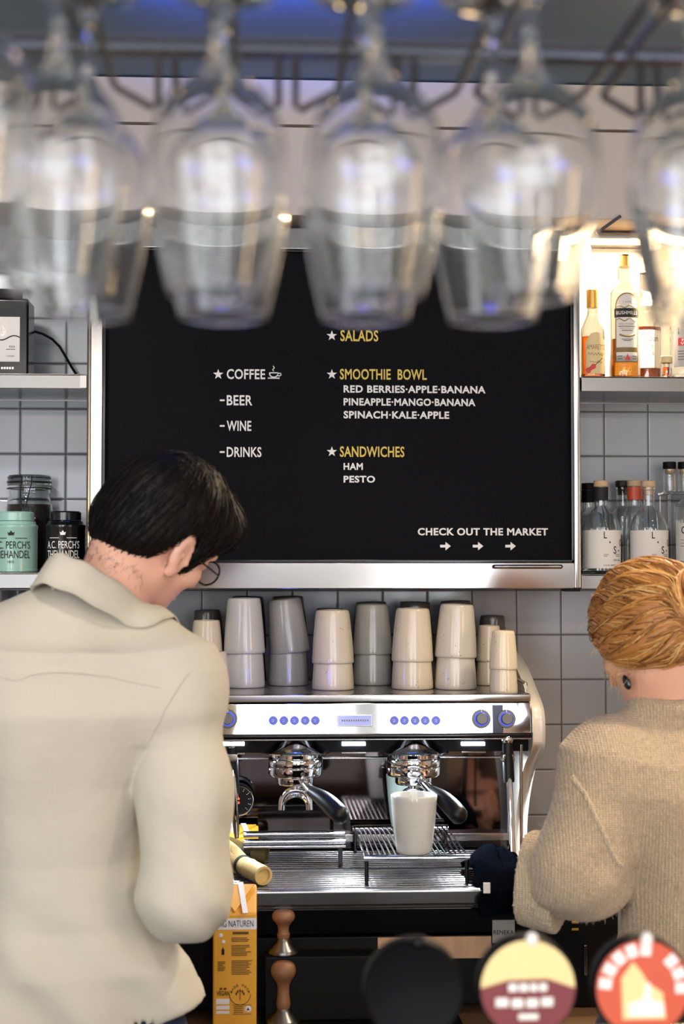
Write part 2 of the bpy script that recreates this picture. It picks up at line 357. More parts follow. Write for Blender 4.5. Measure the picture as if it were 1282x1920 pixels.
for k, (a, b) in enumerate(((-2.15, -.95), (-.8, .6), (.75, 2.15))):
    w = MB()
    for xx in (a + .02, b - .02, (a + b) / 2): w.box((xx, y0 - .05, 2.25), (.04, .05, .74))
    for zz in (1.9, 2.6): w.box(((a + b) / 2, y0 - .05, zz), (b - a, .05, .04))
    struct('window_%d' % (k + 1), w, 'black_matte', 'dark framed high street window, number %s along the front wall' % ('one', 'two', 'three')[k], 'window')
struct('floor', MB().box(((x0 + x1) / 2, (y0 + y1) / 2, -.05), (x1 - x0, y1 - y0, .1)), 'floor_tile', 'grey brown floor behind the bar', 'floor')
struct('ceiling', MB().box(((x0 + x1) / 2, (y0 + y1) / 2, zc + .05), (x1 - x0 + .2, y1 - y0 + .2, .1)), 'ceiling_paint', 'blue grey painted ceiling above the bar', 'ceiling')
# soffit of pale beige panels above menu board and shelves
YS = 3.13
zs = [P(641, yy, YS).z for yy in (405, 237)]
w = MB(); zt = zc - .002
w.box(((x0 + x1) / 2, (YS + YW) / 2, (zs[0] + zs[1]) / 2 - .001), (x1 - x0, YW - YS, zs[1] - zs[0] - .003), .003)
w.box(((x0 + x1) / 2, (YS + YW) / 2, (zs[1] + zt) / 2 + .001), (x1 - x0, YW - YS, zt - zs[1] - .003), .003)
struct('trim_1', w, 'soffit_paint', 'pale beige soffit panels with a dark joint above the menu board', 'soffit')

# ------------------------------------------------------------------ back counter
ZC = .90
cn = thing('counter', 'dark back bar counter with a brown wooden worktop under the coffee machine', 'counter', (0, 3.0, 0))
MB().box((.2, (2.60 + YW - .002) / 2, ZC - .02), (x1 - x0 - .42, YW - .002 - 2.60, .04), .004).build('worktop', 'counter_wood', cn)
MB().box((.2, (2.66 + YW - .002) / 2, (ZC - .04) / 2 + .001), (x1 - x0 - .46, YW - .002 - 2.66, ZC - .042), .003).build('body', 'cabinet_dark', cn)
for k in range(5):
    xa = -1.75 + k * .79
    d = MB().box((xa + .38, 2.65, .46), (.76, .018, .74), .003).build('door', 'cabinet_dark', cn)
    MB().tube([(xa + .70, 2.645, .70), (xa + .70, 2.62, .70), (xa + .70, 2.62, .80), (xa + .70, 2.645, .80)], .005, 8).build('handle', 'steel', d)
# front bar counter the taps stand on (below the frame)
fb = thing('bar_counter', 'front bar counter below the beer taps', 'counter', (0, 1.4, 0))
MB().box((.2, 1.4, 1.03), (4.4, .56, .04), .005).build('worktop', 'counter_wood', fb)
MB().box((.2, 1.4, .505), (4.3, .46, 1.008), .003).build('body', 'cabinet_dark', fb)
# ------------------------------------------------------------------ steel wall shelves
def shelf(name, label, pxa, pxb, ya, yb, xfix=None):
    xa = P(pxa, ya, YF).x if xfix is None or xfix[0] is None else xfix[0]; xb = P(pxb, ya, YF).x if xfix is None or xfix[1] is None else xfix[1]
    xm = 80 if pxa < 500 else 1180; zt_ = P(xm, ya, YF).z; zb = P(xm, yb, YF).z
    t = thing(name, label, 'shelf', ((xa + xb) / 2, YW, zb), 'stainless steel wall shelves')
    w = MB(); c = ((xa + xb) / 2, (YF + YW) / 2 - .001, zt_ - .002); w.box(c, (xb - xa, YW - YF - .002, .004), .001)
    w.box(((xa + xb) / 2, YF + .002, (zt_ + zb) / 2), (xb - xa, .004, zt_ - zb), .0012); w.box(((xa + xb) / 2, YF + .012, zb + .001), (xb - xa, .02, .002))
    w.box(((xa + xb) / 2, YW - .003, (zt_ + zb) / 2), (xb - xa, .004, zt_ - zb))
    w.box(((xa + xb) / 2, (YF + YW) / 2, zb + .004), (xb - xa, YW - YF - .02, .002))
    w.build('shelf_board', 'steel', t); return t, zt_, xa, xb
SLU, ZLU, _, XE = shelf('wall_shelf', 'upper steel wall shelf left of the menu board', -250, 161, 701, 728)
q = MB().bx(150, 704, 162, 727, YF - .002, .002).build('tape_patch', 'paper_white', SLU, 'white patch of tape at the right end of the shelf')
SLL, ZLL, _, _ = shelf('wall_shelf', 'lower steel wall shelf left of the menu board carrying tea tins', -250, 161, 1074, 1103)
SRU, ZRU, _, _ = shelf('wall_shelf', 'upper steel wall shelf right of the menu board carrying liquor bottles', 1090, 1530, 706, 734)
SRL, ZRL, _, _ = shelf('wall_shelf', 'lower steel wall shelf right of the menu board carrying labelled clear bottles', 1090, 1530, 1077, 1104)
# ------------------------------------------------------------------ warm lit niche above the upper right shelf
xa = P(1092, 600, YF).x; xb = P(1530, 600, YF).x; zn0 = ZRU; zn1 = zs[0]
n = MB().box(((xa + xb) / 2, YW - .004, (zn0 + zn1) / 2), (xb - xa, .006, zn1 - zn0 - .004))
tag(n.build('back_panel', 'paper_white'), 'white back panel behind the liquor bottles, lit by warm lamps', 'panel')
lf = thing('shelf_light', 'warm light strip under the soffit above the liquor bottles', 'light', ((xa + xb) / 2, 3.26, zn1))
MB().box(((xa + xb) / 2, 3.26, zn1 - .0095), (xb - xa - .02, .05, .015), .003).build('housing', 'steel', lf)
MB().box(((xa + xb) / 2, 3.26, zn1 - .0195), (xb - xa - .04, .03, .006), .002).build('diffuser', 'warm_led', lf)
area('shelf_light_beam', ((xa + xb) / 2, 3.26, zn1 - .03), ((xa + xb) / 2, 3.30, zn0), xb - xa - .05, .05, 48, (1, .76, .48))
for k, px in enumerate((1085, 1262)):
    bl = thing('globe_bulb', ('frosted globe bulb glowing beside the whiskey bottle neck', 'frosted globe bulb glowing above the grey labelled bottle')[k], 'light', tuple(P(px, 405, 3.25)), 'warm globe bulbs above the bottles')
    c = P(px, 470 if k == 0 else 500, 3.33 if k else 3.30); zz = zn1 - .027
    MB().ell((c.x, c.y, c.z), (.026, .026, .028), 14).build('globe', 'warm_bulb', bl)
    MB().cyl((c.x, c.y, c.z + .024), (c.x, c.y, zz + .027), .011, 16).build('socket', 'steel', bl)
# diagonal bracket under the soffit
bt = MB(); a, b = P(1163, 405, 3.125), P(1118, 437, 3.125)
bt.tube([(a.x, a.y, a.z), (b.x, b.y, b.z)], .0045, 4); tag(bt.build('soffit_bracket', 'dark_steel'), 'thin dark diagonal bracket under the soffit right of the menu', 'bracket')

# assumed recessed downlights and assumed wall lamp, both out of frame
for k, (dx, dy, *_) in enumerate(DOWN):
    t = thing('ceiling_downlight', 'round recessed ceiling downlight, number %s counting along the ceiling' % ('one', 'two', 'three', 'four', 'five')[k], 'light', (dx, dy, zc - .0005), 'recessed downlights')
    MB().lathe([(.058, 0), (.075, 0), (.075, -.006), (.066, -.010), (.058, -.004)], 28, T((dx, dy, zc - .001))).build('ring', 'steel_smooth', t); MB().lathe([(1e-5, -.002), (.056, -.002), (.056, -.004), (1e-5, -.004)], 24, T((dx, dy, zc - .001))).build('lens', 'warm_led', t)
t = thing('wall_lamp', 'tall warm strip lamp on the right wall', 'light', (x1, -.2, 1.2)); MB().box((x1 - .02, -.2, 1.75), (.036, .24, 1.14), .006).build('housing', 'steel', t)

t = thing('ceiling_light_panel', 'flat rectangular ceiling light panel over the guest side', 'light', (0, -1.9, zc - .002)); MB().box((0, -1.9, zc - .016), (2.66, 1.26, .028), .004).build('housing', 'badge_white', t)  # added housing for the fill light behind the camera

for k, dx_ in enumerate((-1.2, 1.25)):  # frames added around the two streak lights, solid wall behind
    w = MB()
    for sx in (-.26, .26): w.box((dx_ + sx, y0 + .03, 1.1), (.05, .05, 2.1 if False else 1.56))
    for zz in (.33, 1.875): w.box((dx_, y0 + .03, zz), (.57, .05, .05))
    struct('door_%d' % (k + 1), w, 'black_matte', 'dark framed glazed street door, %s one' % ('left', 'right')[k], 'door')
# ================================================================== menu board
xl, xr = P(163, 760, YF).x, P(1088, 760, YF).x; zt_, zb = P(641, 428, YF).z, P(641, 1104, YF).z
il, ir = P(192, 760, YF).x, P(1075, 760, YF).x; it, ib = P(641, 468, YF).z, P(641, 1055, YF).z
mb_ = thing('menu_board', 'large black letter board menu in a steel cabinet frame between the wall shelves', 'menu board', ((xl + xr) / 2, YW, zb))
w = MB(); D = YW - .002 - YF
w.box(((xl + il) / 2, YF + D / 2, (zt_ + zb) / 2), (il - xl, D, zt_ - zb), .003); w.box(((xr + ir) / 2, YF + D / 2, (zt_ + zb) / 2), (xr - ir, D, zt_ - zb), .003)
w.box(((il + ir) / 2, YF + D / 2, (zt_ + it) / 2), (ir - il, D, zt_ - it), .002); w.box(((il + ir) / 2, YF + D / 2, (zb + ib) / 2), (ir - il, D, ib - zb), .002)
fr = w.build('frame', 'frame_steel', mb_)
w = MB()
for xx in (xl + .004, ): w.tube([(xx, YF - .002, zb + .004), (xx, YF - .002, zt_ - .004)], .004, 8)
w.build('edge_strip', 'steel_smooth', fr)
w = MB(); g = .006
w.box((il + g / 2, YF + .004, (it + ib) / 2), (g, .012, it - ib), .001); w.box((ir - g / 2, YF + .004, (it + ib) / 2), (g, .012, it - ib), .001)
w.box(((il + ir) / 2, YF + .004, it - g / 2), (ir - il, .012, g), .001); w.box(((il + ir) / 2, YF + .004, ib + g / 2), (ir - il, .012, g), .001)
w.build('inner_rim', 'black_gloss', mb_)
MB().box(((il + ir) / 2, YF + .022, (it + ib) / 2), (ir - il - .001, .02, it - ib - .001)).build('letter_panel', 'letter_board', mb_)
w = MB(); a, b = P(924, 1062.5, YF), P(1053, 1062.5, YF)
w.tube([(a.x, YF + .004, a.z), (a.x + .003, YF - .003, a.z), (b.x - .003, YF - .003, a.z), (b.x, YF + .004, a.z)], .0045, 10)
w.build('handle', 'steel_smooth', mb_)
MB().bx(1060, 1101, 1088, 1109, YF + .004, .05, .001).build('catch', 'black_matte', mb_)
YL = YF + .0105
LINES = [('COFFEE', 425, 497, 692, 711, 0, .018), ('BEER', 425, 473, 741, 760, 0, .018), ('WINE', 425, 471, 789, 808, 0, .018), ('DRINKS', 425, 490, 838, 857, 0, .018),
         ('SALADS', 638, 709, 619, 640, 1, .018), ('SMOOTHIE  BOWL', 637, 800, 692, 712, 1, .018), ('SANDWICHES', 637, 758, 837, 857, 1, .018),
         ('RED BERRIES\u00b7APPLE\u00b7BANANA', 644, 910, 723, 737, 0, .03), ('PINEAPPLE\u00b7MANGO\u00b7BANANA', 644, 891, 747, 761, 0, .03), ('SPINACH\u00b7KALE\u00b7APPLE', 644, 842, 771, 785, 0, .03),
         ('HAM', 644, 680, 868, 881, 0, .03), ('PESTO', 644, 703, 892, 905, 0, .03), ('CHECK OUT THE MARKET', 783, 1027, 990, 1004, 0, .03)]
def star(mb, px, py, r, Y):
    c = P(px, py, Y); s = Y / F; poly = []
    for k in range(10):
        a = PI / 2 - k * PI / 5; rr = (r if k % 2 == 0 else r * .4) * s; poly.append((c.x + rr * math.cos(a), c.z + rr * math.sin(a)))
    mb.prism(poly, Y, Y + .002)
for (s_, a, b, ya, yb, cc, bo) in LINES:
    w = MB(); put_text(w, s_, flat_fn(a, ya, b, yb, YL, .002), 0, bo, 1.08 if bo > .02 else 1.05)
    if s_ == 'COFFEE': star(w, 409, 702, 10, YL)
    if s_ in ('SALADS', 'SMOOTHIE  BOWL', 'SANDWICHES'):
        st = MB(); star(st, 622, (ya + yb) / 2, 10, YL); st.build('star', 'letter_white', mb_)
    if s_ in ('BEER', 'WINE', 'DRINKS'): ym = (ya + yb) / 2; w.bx(412, ym - 1.6, 421, ym + 1.6, YL, .002)
    w.build('lettering', 'letter_yellow' if cc else 'letter_white', mb_, ('yellow lettering reading ' if cc else 'white lettering reading ') + s_.replace('  ', ' '))
for px in (835, 896, 957):
    w = MB(); pts = [(-10, -2.5), (0, -2.5), (0, -8), (10, 0), (0, 8), (0, 2.5), (-10, 2.5)]; c = P(px, 1024, YL); s = YL / F
    w.prism([(c.x + x * s, c.z - z * s) for x, z in pts], YL, YL + .002); w.build('arrow', 'letter_white', mb_)
w = MB()
def pp(x, y): v = P(x, y, YL + .001); return (v.x, v.y, v.z)
w.tube([pp(505, 699), pp(506, 704), pp(510, 707), pp(516, 707), pp(520, 704), pp(521, 699), pp(505, 699)], .0014, 6)
w.tube([pp(521, 700), pp(526, 700), pp(527, 703), pp(524, 705), pp(520, 704)], .0013, 6); w.tube([pp(502, 709), pp(524, 709)], .0014, 6)
w.tube([pp(513, 696), pp(511, 693), pp(514, 690), pp(512, 686)], .0013, 6); w.build('cup_symbol', 'letter_white', mb_)
# ================================================================== things on the shelves
def line_rows(mb, fn, rows, mi=0):
    "short dark dashes standing for rows of small print: (u0, u1, v)"
    for u0, u1, v in rows: patch(mb, sub_fn(fn, u0, v - .006, u1, v + .006), 6, 1, mi)
def glass_profile(outer, wall=.003, floor=.006):
    "closed profile from an outer (r, z) list running bottom to top"
    inner = [(max(r - wall, .002), max(z, floor)) for r, z in reversed(outer) if z >= floor * .5]
    return [(1e-5, outer[0][1])] + outer + inner + [(1e-5, floor)]
def smooth_prof(pts, n=5):
    out = []; m = len(pts)
    for i in range(m - 1):
        p0 = pts[max(i - 1, 0)]; p1 = pts[i]; p2 = pts[i + 1]; p3 = pts[min(i + 2, m - 1)]
        for k in range(n):
            t = k / n
            out.append(tuple(.5 * ((2 * p1[j]) + (-p0[j] + p2[j]) * t + (2 * p0[j] - 5 * p1[j] + 4 * p2[j] - p3[j]) * t * t + (-p0[j] + 3 * p1[j] - 3 * p2[j] + p3[j]) * t ** 3) for j in (0, 1)))
    out.append(pts[-1]); return out
def zat(py, Y, px=641): return P(px, py, Y).z
def liquid_prof(outer, level, wall=.0034, floor=.0066):
    pr = [(r - wall, z) for r, z in outer if floor < z < level and r > wall + .004]
    return [(1e-5, floor), (pr[0][0], floor)] + pr + [(pr[-1][0], level), (1e-5, level)]
# ---- small batch spirits in round bottles (lower right shelf)
def spirit_bottle(px, Y, label, cap, sleeve=None, front=True, scale=1.0, spin=0.0, lab=True, kind='VODKA', gcat='bottle', name='spirit_bottle', z0=None, kr=1.0, group='small batch bottles on the lower right shelf'):
    zb = (ZRL if z0 is None else z0) + .0006; c = P(px, 1065, Y); k = scale
    t = thing(name, label, gcat, (c.x, Y, zb), group)
    outer = smooth_prof([(.034 * k * kr, 0), (.0395 * k * kr, .004), (.0405 * k * kr, .02), (.0405 * k * kr, .085 * k), (.0395 * k * kr, .102 * k), ((.032 * kr + .020 * (1 - kr) * .4) * k, .122 * k), (.020 * k, .134 * k), (.0145 * k, .142 * k), (.0138 * k, .150 * k), (.0138 * k, .176 * k), (.0150 * k, .178 * k), (.0150 * k, .184 * k)])
    m = T((c.x, Y, zb))
    MB().lathe(glass_profile(outer, .0028, .008), 40, m).build('glass', 'clear_glass', t)
    MB().lathe(liquid_prof(outer, .072 * k), 40, m).build('liquid', 'clear_liquid', t)
    w = MB(); w.cyl((c.x, Y, zb + .1845 * k), (c.x, Y, zb + .198 * k), .0155 * k, 24, bev=.0015); w.cyl((c.x, Y, zb + .168 * k), (c.x, Y, zb + .1845 * k), .0105 * k, 20)
    w.build('stopper', cap, t)
    if sleeve: MB().lathe([(.0142 * k, .156 * k), (.0152 * k, .156 * k), (.0156 * k, .183 * k), (.0142 * k, .1835 * k)], 28, m).build('neck_sleeve', sleeve, t)
    if lab:
        L = MB(); fn = wrap_fn((c.x, Y, zb), .0408 * k, -1.45 + spin, 1.25 + spin, .012, .092 * k); patch(L, fn, 28, 1); lb = L.build('label', 'paper_white', t)
        w = MB(); f2 = lambda a, b, e, g: sub_fn(fn, a, b, e, g, 1.2)
        put_text(w, 'L', f2(.505, .78, .565, .96), 0, .01, thick=False); put_text(w, 'S', f2(.70, .38, .77, .58), 0, .01, thick=False)
        fd = f2(.87, .58, .945, .76); put_text(w, 'D', lambda u, v, d: fd(1 - u, 1 - v, d), 0, .01, thick=False)
        for a, b in ((.61, .68), (.83, .46)): patch(w, f2(a, b - .02, a + .025, b + .025), 2)
        put_text(w, kind, f2(.70, .19, .88, .235), 0, 0, thick=False); put_text(w, 'LOCAL SPIRIT', f2(.50, .06, .74, .10), 0, 0, thick=False)
        line_rows(w, lambda u, v, d: fn(u, v, d - 1.2), [(.5, .6, .36), (.5, .57, .32), (.74, .88, .36), (.76, .88, .32)])
        w.build('lettering', 'ink_black', lb)
    return t
spirit_bottle(1127, 3.23, 'clear round bottle with dark blue neck sleeve and white label, front left of shelf', 'cork', 'ink_black', kind='DRY GIN')
spirit_bottle(1216, 3.23, 'clear round bottle with bare cork neck and white label, front right of shelf', 'cork', None, kind='VODKA', scale=1.0)
spirit_bottle(1104, 3.335, 'clear bottle with wide black cap behind the blue sleeved bottle', 'black_matte', 'black_matte', lab=False, scale=1.0)
spirit_bottle(1168, 3.378, 'slim clear bottle with brown cork between the two labelled bottles, rear row', 'coffee_beans', None, lab=False, scale=1.04, kr=.6)
spirit_bottle(1190, 3.318, 'slim clear bottle with red copper neck sleeve behind the labelled bottles', 'cork', 'badge_red', lab=False, scale=1.03, kr=.6)
rb = thing('bottle_riser', 'low glass riser at the back of the lower right shelf holding small bottles', 'riser', (P(1270, 920, 3.36).x, 3.36, ZRL))
zr_ = zat(920, 3.36)
w = MB(); w.box((P(1278, 920, 3.36).x, 3.366, zr_ - .004), (.085, .075, .006), .001); w.build('top', 'clear_glass', rb)
w = MB()
for sx in (-.036, .036): w.box((P(1278, 920, 3.36).x + sx, 3.366, (ZRL + zr_ - .007) / 2), (.006, .07, zr_ - .008 - ZRL), .001)
w.build('side', 'clear_glass', rb)
for k, px in enumerate((1255, 1283)):
    c = P(px, 918, 3.36); z0 = zr_ - .0005
    t = thing('small_bottle', ('small clear bottle with black cap, left one on the glass riser', 'small clear bottle with black cap at the right edge of the glass riser')[k], 'bottle', (c.x, 3.36, z0), 'small black capped bottles on the riser')
    o_ = smooth_prof([(.0125, 0), (.0135, .003), (.0135, .038), (.0120, .044), (.0120, .050)], 3)
    MB().lathe(glass_profile(o_, .0015, .003), 28, T((c.x, 3.36, z0))).build('glass', 'clear_glass', t)
    w = MB(); w.cyl((c.x, 3.36, z0 + .0505), (c.x, 3.36, z0 + .066), .0145, 24, bev=.001); w.build('cap', 'black_matte', t)
    MB().cyl((c.x, 3.36, z0 + .040), (c.x, 3.36, z0 + .0503), .0100, 20).build('cork', 'cork', t)
# big bottle cut by the right edge
c = P(1310, 1065, 3.24); t = thing('spirit_bottle', 'large clear bottle with white label cut off by the right edge, lower right shelf', 'bottle', (c.x, 3.24, ZRL + .0006), 'small batch bottles on the lower right shelf')
o_ = smooth_prof([(.044, 0), (.050, .005), (.051, .02), (.051, .13), (.047, .148), (.03, .163), (.016, .172), (.015, .20)])
MB().lathe(glass_profile(o_, .003, .009), 40, T((c.x, 3.24, ZRL + .0006))).build('glass', 'clear_glass', t)
MB().lathe(liquid_prof(o_, .115), 40, T((c.x, 3.24, ZRL + .0006))).build('liquid', 'clear_liquid', t)
L = MB(); fn = wrap_fn((c.x, 3.24, ZRL), .0513, -1.3, 1.3, .028, .108); patch(L, fn, 24); lb = L.build('label', 'paper_white', t)
w = MB(); put_text(w, 'G', sub_fn(fn, .10, .72, .2, .92, 1.2), 0, .01, thick=False); line_rows(w, lambda u, v, d: fn(u, v, d - 1.2), [(.08, .3, .55), (.08, .26, .47), (.08, .3, .39)]); w.build('lettering', 'ink_black', lb)
w = MB(); w.cyl((c.x, 3.24, ZRL + .2015), (c.x, 3.24, ZRL + .222), .017, 24, bev=.001); w.build('cap', 'cork', t)
# ---- upper right shelf: liquor
def rbox_bottle(name, label, px, Y, prof, liq, gl, lvl, cap, capz, depth=1.0):
    "bottle of flattened round section; prof lists (half width, z)"
    c = P(px, 700, Y); zb = ZRU + .0008; t = thing(name, label, 'bottle', (c.x, Y, zb), 'liquor bottles on the upper right shelf')
    m = T((c.x, Y, zb), s=(1, depth, 1)); o_ = smooth_prof(prof)
    MB().lathe(glass_profile(o_, .003, .008), 44, m).build('glass', gl, t)
    if liq: MB().lathe(liquid_prof(o_, lvl), 44, m).build('liquid', liq, t)
    if cap:
        w = MB(); r, a, b = capz; w.lathe([(1e-5, a), (r, a)] + [(r * (1 + .012 * (i % 2)), a + (b - a) * i / 8) for i in range(1, 8)] + [(r, b - .001), (r - .001, b), (1e-5, b)], 28, T((c.x, Y, zb))); w.build('cap', cap, t)
    return t, c.x, zb
s_ = 3.25 / F
# whiskey
t, cx, zb = rbox_bottle('whiskey_bottle', 'whiskey bottle with black banner on its arched label, standing tallest at the lit shelf', 1171, 3.245,
    [(.026, 0), (.032, .004), (.0335, .02), (.0320, .05), (.0310, .075), (.0310, .175), (.0290, .19), (.0200, .207), (.0148, .217), (.0142, .235), (.0150, .238), (.0150, .243)], 'amber_liquid', 'clear_glass', .088, 'gold_cap', (.0152, .2435, .2665), .8)
MB().cyl((cx, 3.245, zb + .2668), (cx, 3.245, zb + .2698), .0153, 28, bev=.0005).build('cap_top', 'ink_brown', t)
R_ = .0312
def el_fn(cx, Y, zb, r, dep, a0, a1, z0, z1, th=.0004):
    def fn(s, v, d):
        a = a0 + (a1 - a0) * s; rr = r + th * (1 - d); return (cx + rr * math.sin(a), Y - rr * dep * math.cos(a), zb + z0 + (z1 - z0) * v)
    return fn
fn = el_fn(cx, 3.245, zb, R_, .8, -.86, .86, .036, .185)
def shape_patch(mb, fn, outline, mi=0, lift=0.0):
    "fan polygon on the label surface; outline in unit box, split in columns so it follows the curve"
    us = sorted({round(u, 4) for u, v in outline} | {i / 24 for i in range(25)}); us = [u for u in us if min(o[0] for o in outline) - 1e-6 <= u <= max(o[0] for o in outline) + 1e-6]
    def vr(u):
        hit = []
        n = len(outline)
        for i in range(n):
            (ua, va), (ub, vb) = outline[i], outline[(i + 1) % n]
            if abs(ua - ub) < 1e-9:
                if abs(ua - u) < 1e-6: hit += [va, vb]
            elif min(ua, ub) - 1e-7 <= u <= max(ua, ub) + 1e-7: hit.append(va + (vb - va) * (u - ua) / (ub - ua))
        return (min(hit), max(hit)) if hit else (0, 0)
    rows = [[], []]
    for u in us:
        a, b = vr(u); rows[0].append((u, a)); rows[1].append((u, b))
    G = [[fn(u, v, 0 - lift) for u, v in r] for r in rows]; B = [[fn(u, v, 1 - lift) for u, v in r] for r in rows]
    mb.sheet(G, mi); mb.sheet([r[::-1] for r in B], mi)
    for a, b in ((G[0], B[0]), (G[1], B[1])): mb.sheet([a, b], mi, False)
def arch(u0, v0, u1, v1, rise, n=12):
    um = (u0 + u1) / 2; return [(u0, v0)] + [(um - (u1 - u0) / 2 * math.cos(PI * k / n), v1 - rise + rise * math.sin(PI * k / n)) for k in range(n + 1)] + [(u1, v0)]
L = MB(); shape_patch(L, fn, arch(0, .19, 1, 1, .2)); patch(L, sub_fn(fn, 0, 0, 1, .16), 16); patch(L, sub_fn(fn, .0, .155, 1, .20), 16); lb = L.build('label', 'ink_gold', t, 'gold bordered arched label')
w = MB(); shape_patch(w, fn, arch(.06, .215, .94, .98, .18), 0, 1); patch(w, sub_fn(fn, .05, .015, .95, .145, 1), 16); w.build('label_face', 'paper_white', lb)
w = MB(); patch(w, sub_fn(fn, -.03, .645, 1.03, .775, 2), 16); w.build('banner', 'ink_black', lb)
w = MB(); put_text(w, 'BUSHMILLS', sub_fn(fn, .07, .685, .93, .735, 3), 0, .0, 1.1, thick=False); w.build('lettering', 'badge_white', lb)
w = MB()
for v in (.80, .61):
    pth = [Vector(fn(.06 + .88 * i / 20, v + .018 * math.sin(i / 20 * 4 * PI), -1.5)) for i in range(21)]; w.tube(pth, .0011, 6)
pth = [Vector(fn(.2 + .6 * i / 16, .40 - .03 * math.sin(i / 16 * PI), -1.5)) for i in range(17)]; w.tube(pth, .0022, 6)
w.build('scroll', 'ink_gold', lb)
w = MB(); g3 = lambda a, b, e, h: sub_fn(fn, a, b, e, h, 2.2)
put_text(w, '1608', g3(.36, .855, .64, .88), 0, 0, 1.3, thick=False); put_text(w, 'IRISH WHISKEY', g3(.18, .535, .82, .562), 0, 0, 1.15, thick=False); put_text(w, 'TRIPLE DISTILLED', g3(.2, .475, .8, .495), 0, 0, 1.1, thick=False)
line_rows(w, lambda u, v, d: fn(u, v, d - 2.2), [(.15, .85, .515), (.28, .72, .455), (.28, .72, .33), (.35, .65, .31), (.12, .3, .09), (.12, .3, .05), (.7, .88, .09), (.7, .88, .05)]); w.build('small_print', 'ink_grey', lb)
w = MB(); shape_patch(w, fn, [(.40, .03), (.40, .07), (.44, .07), (.5, .125), (.56, .07), (.60, .07), (.60, .03)], 0, 2.2); w.build('emblem', 'ink_red', lb)
w = MB(); fr_ = el_fn(cx, 3.245, zb, .0335, .8, -.62, .62, .013, .026); put_text(w, '1608', sub_fn(fr_, 0, 0, 1, 1, 1.5), 0, .02, 1.5, thick=False); w.build('embossed_date', 'gold_cap', t)
# amaretto
t, cx, zb = rbox_bottle('amaretto_bottle', 'small amaretto bottle with gold screw cap and a red violin on its label', 1111, 3.215,
    [(.020, 0), (.0255, .004), (.0262, .02), (.0262, .09), (.0245, .105), (.0180, .122), (.0125, .136), (.0118, .158)], 'orange_liquid', 'clear_glass', .088, 'gold_cap', (.0128, .150, .1885), .8)
fn = el_fn(cx, 3.215, zb, .0266, .8, -.75, 1.0, .008, .096)
L = MB(); shape_patch(L, fn, [(0, 0), (0, .78), (.12, .86), (.25, .97), (.5, 1.0), (.75, .97), (.88, .86), (1, .78), (1, 0)]); lb = L.build('label', 'paper_cream', t)
w = MB(); put_text(w, 'AMARETTO', sub_fn(fn, .06, .58, 1.0, .70, 1.2), 0, .0, thick=False); w.build('lettering', 'ink_gold', lb)
w = MB()
for a, b, v, am in ((.12, .9, .47, .05), (.2, .8, .28, .02)):
    w.tube([Vector(fn(a + (b - a) * i / 40, v + am * .6 * math.sin(i * .85) + .01 * math.sin(i * .31), -1)) for i in range(41)], .0005, 5)
w.build('script', 'ink_gold', lb)
w = MB()
vn = lambda u, v: Vector(fn(u, v, -2))
for (u, v, r) in ((.16, .08, .0062), (.36, .17, .0055), (.26, .125, .0045)): q = vn(u, v); w.ell((q.x, q.y, q.z), (r, .0012, r), 10)
w.build('violin', 'ink_red', lb); w = MB(); w.tube([vn(.3 + .5 * i / 8, .14 + .24 * i / 8) for i in range(9)], .0008, 6); w.build('violin_neck', 'ink_black', lb)
# brown spirit behind the whiskey
t, cx, zb = rbox_bottle('rum_bottle', 'brown spirit bottle with white script label behind the whiskey bottle', 1212, 3.325,
    [(.028, 0), (.034, .004), (.035, .02), (.035, .155), (.032, .172), (.020, .195), (.0145, .21), (.0140, .25)], 'brown_liquid', 'clear_glass', .125, 'ink_grey', (.0150, .246, .280), .9)
fn = el_fn(cx, 3.325, zb, .0353, .9, -.9, .9, .034, .117)
L = MB(); patch(L, fn, 20); lb = L.build('label', 'paper_white', t)
w = MB(); put_text(w, 'dian', sub_fn(fn, .46, .70, .80, .86, 1.2), 0, 0, thick=False); put_text(w, 'of', sub_fn(fn, .50, .50, .62, .64, 1.2), 0, 0, thick=False); put_text(w, '8', sub_fn(fn, .56, .32, .63, .42, 1.2), 0, 0, thick=False); w.build('lettering', 'ink_black', lb)
# slim pale bottle and little amber miniature
t, cx, zb = rbox_bottle('liqueur_bottle', 'slim clear bottle with orange neck between brown spirit and grey label bottle', 1246, 3.30,
    [(.020, 0), (.024, .004), (.0245, .02), (.0245, .12), (.021, .135), (.013, .15), (.0115, .18)], None, 'clear_glass', .1, 'gold_cap', (.0125, .160, .195), 1)
t, cx, zb = rbox_bottle('miniature_bottle', 'tiny amber miniature bottle with cream cap in front of the slim bottle', 1249, 3.21,
    [(.008, 0), (.0095, .002), (.0098, .006), (.0098, .026), (.008, .031), (.006, .034)], 'orange_liquid', 'clear_glass', .024, 'paper_cream', (.0125, .0335, .048), 1)
t, cx, zb = rbox_bottle('vodka_bottle', 'clear bottle with grey vertical print label at the right end of lit shelf', 1284, 3.225,
    [(.026, 0), (.031, .004), (.0315, .02), (.0315, .165), (.029, .182), (.018, .204), (.0135, .215), (.0130, .232)], 'clear_liquid', 'clear_glass', .15, 'ink_grey', (.0150, .230, .266), 1)
fn = el_fn(cx, 3.225, zb, .0318, 1, -1.05, 1.05, .024, .190)
L = MB(); patch(L, fn, 20); lb = L.build('label', 'paper_grey', t)
w = MB(); f4 = sub_fn(fn, .16, .42, .50, .98, 1.2); put_text(w, 'TKX', lambda u, v, d: f4(1 - v, u, d), 0, -.012, thick=False); line_rows(w, lambda u, v, d: fn(u, v, d - 1.2), [(.15, .7, .2), (.15, .75, .165), (.15, .7, .13), (.15, .75, .095)]); w.build('lettering', 'ink_grey', lb)
w = MB(); patch(w, sub_fn(fn, .16, .27, .72, .37, 1.2), 10); w.build('red_patch', 'ink_red', lb)
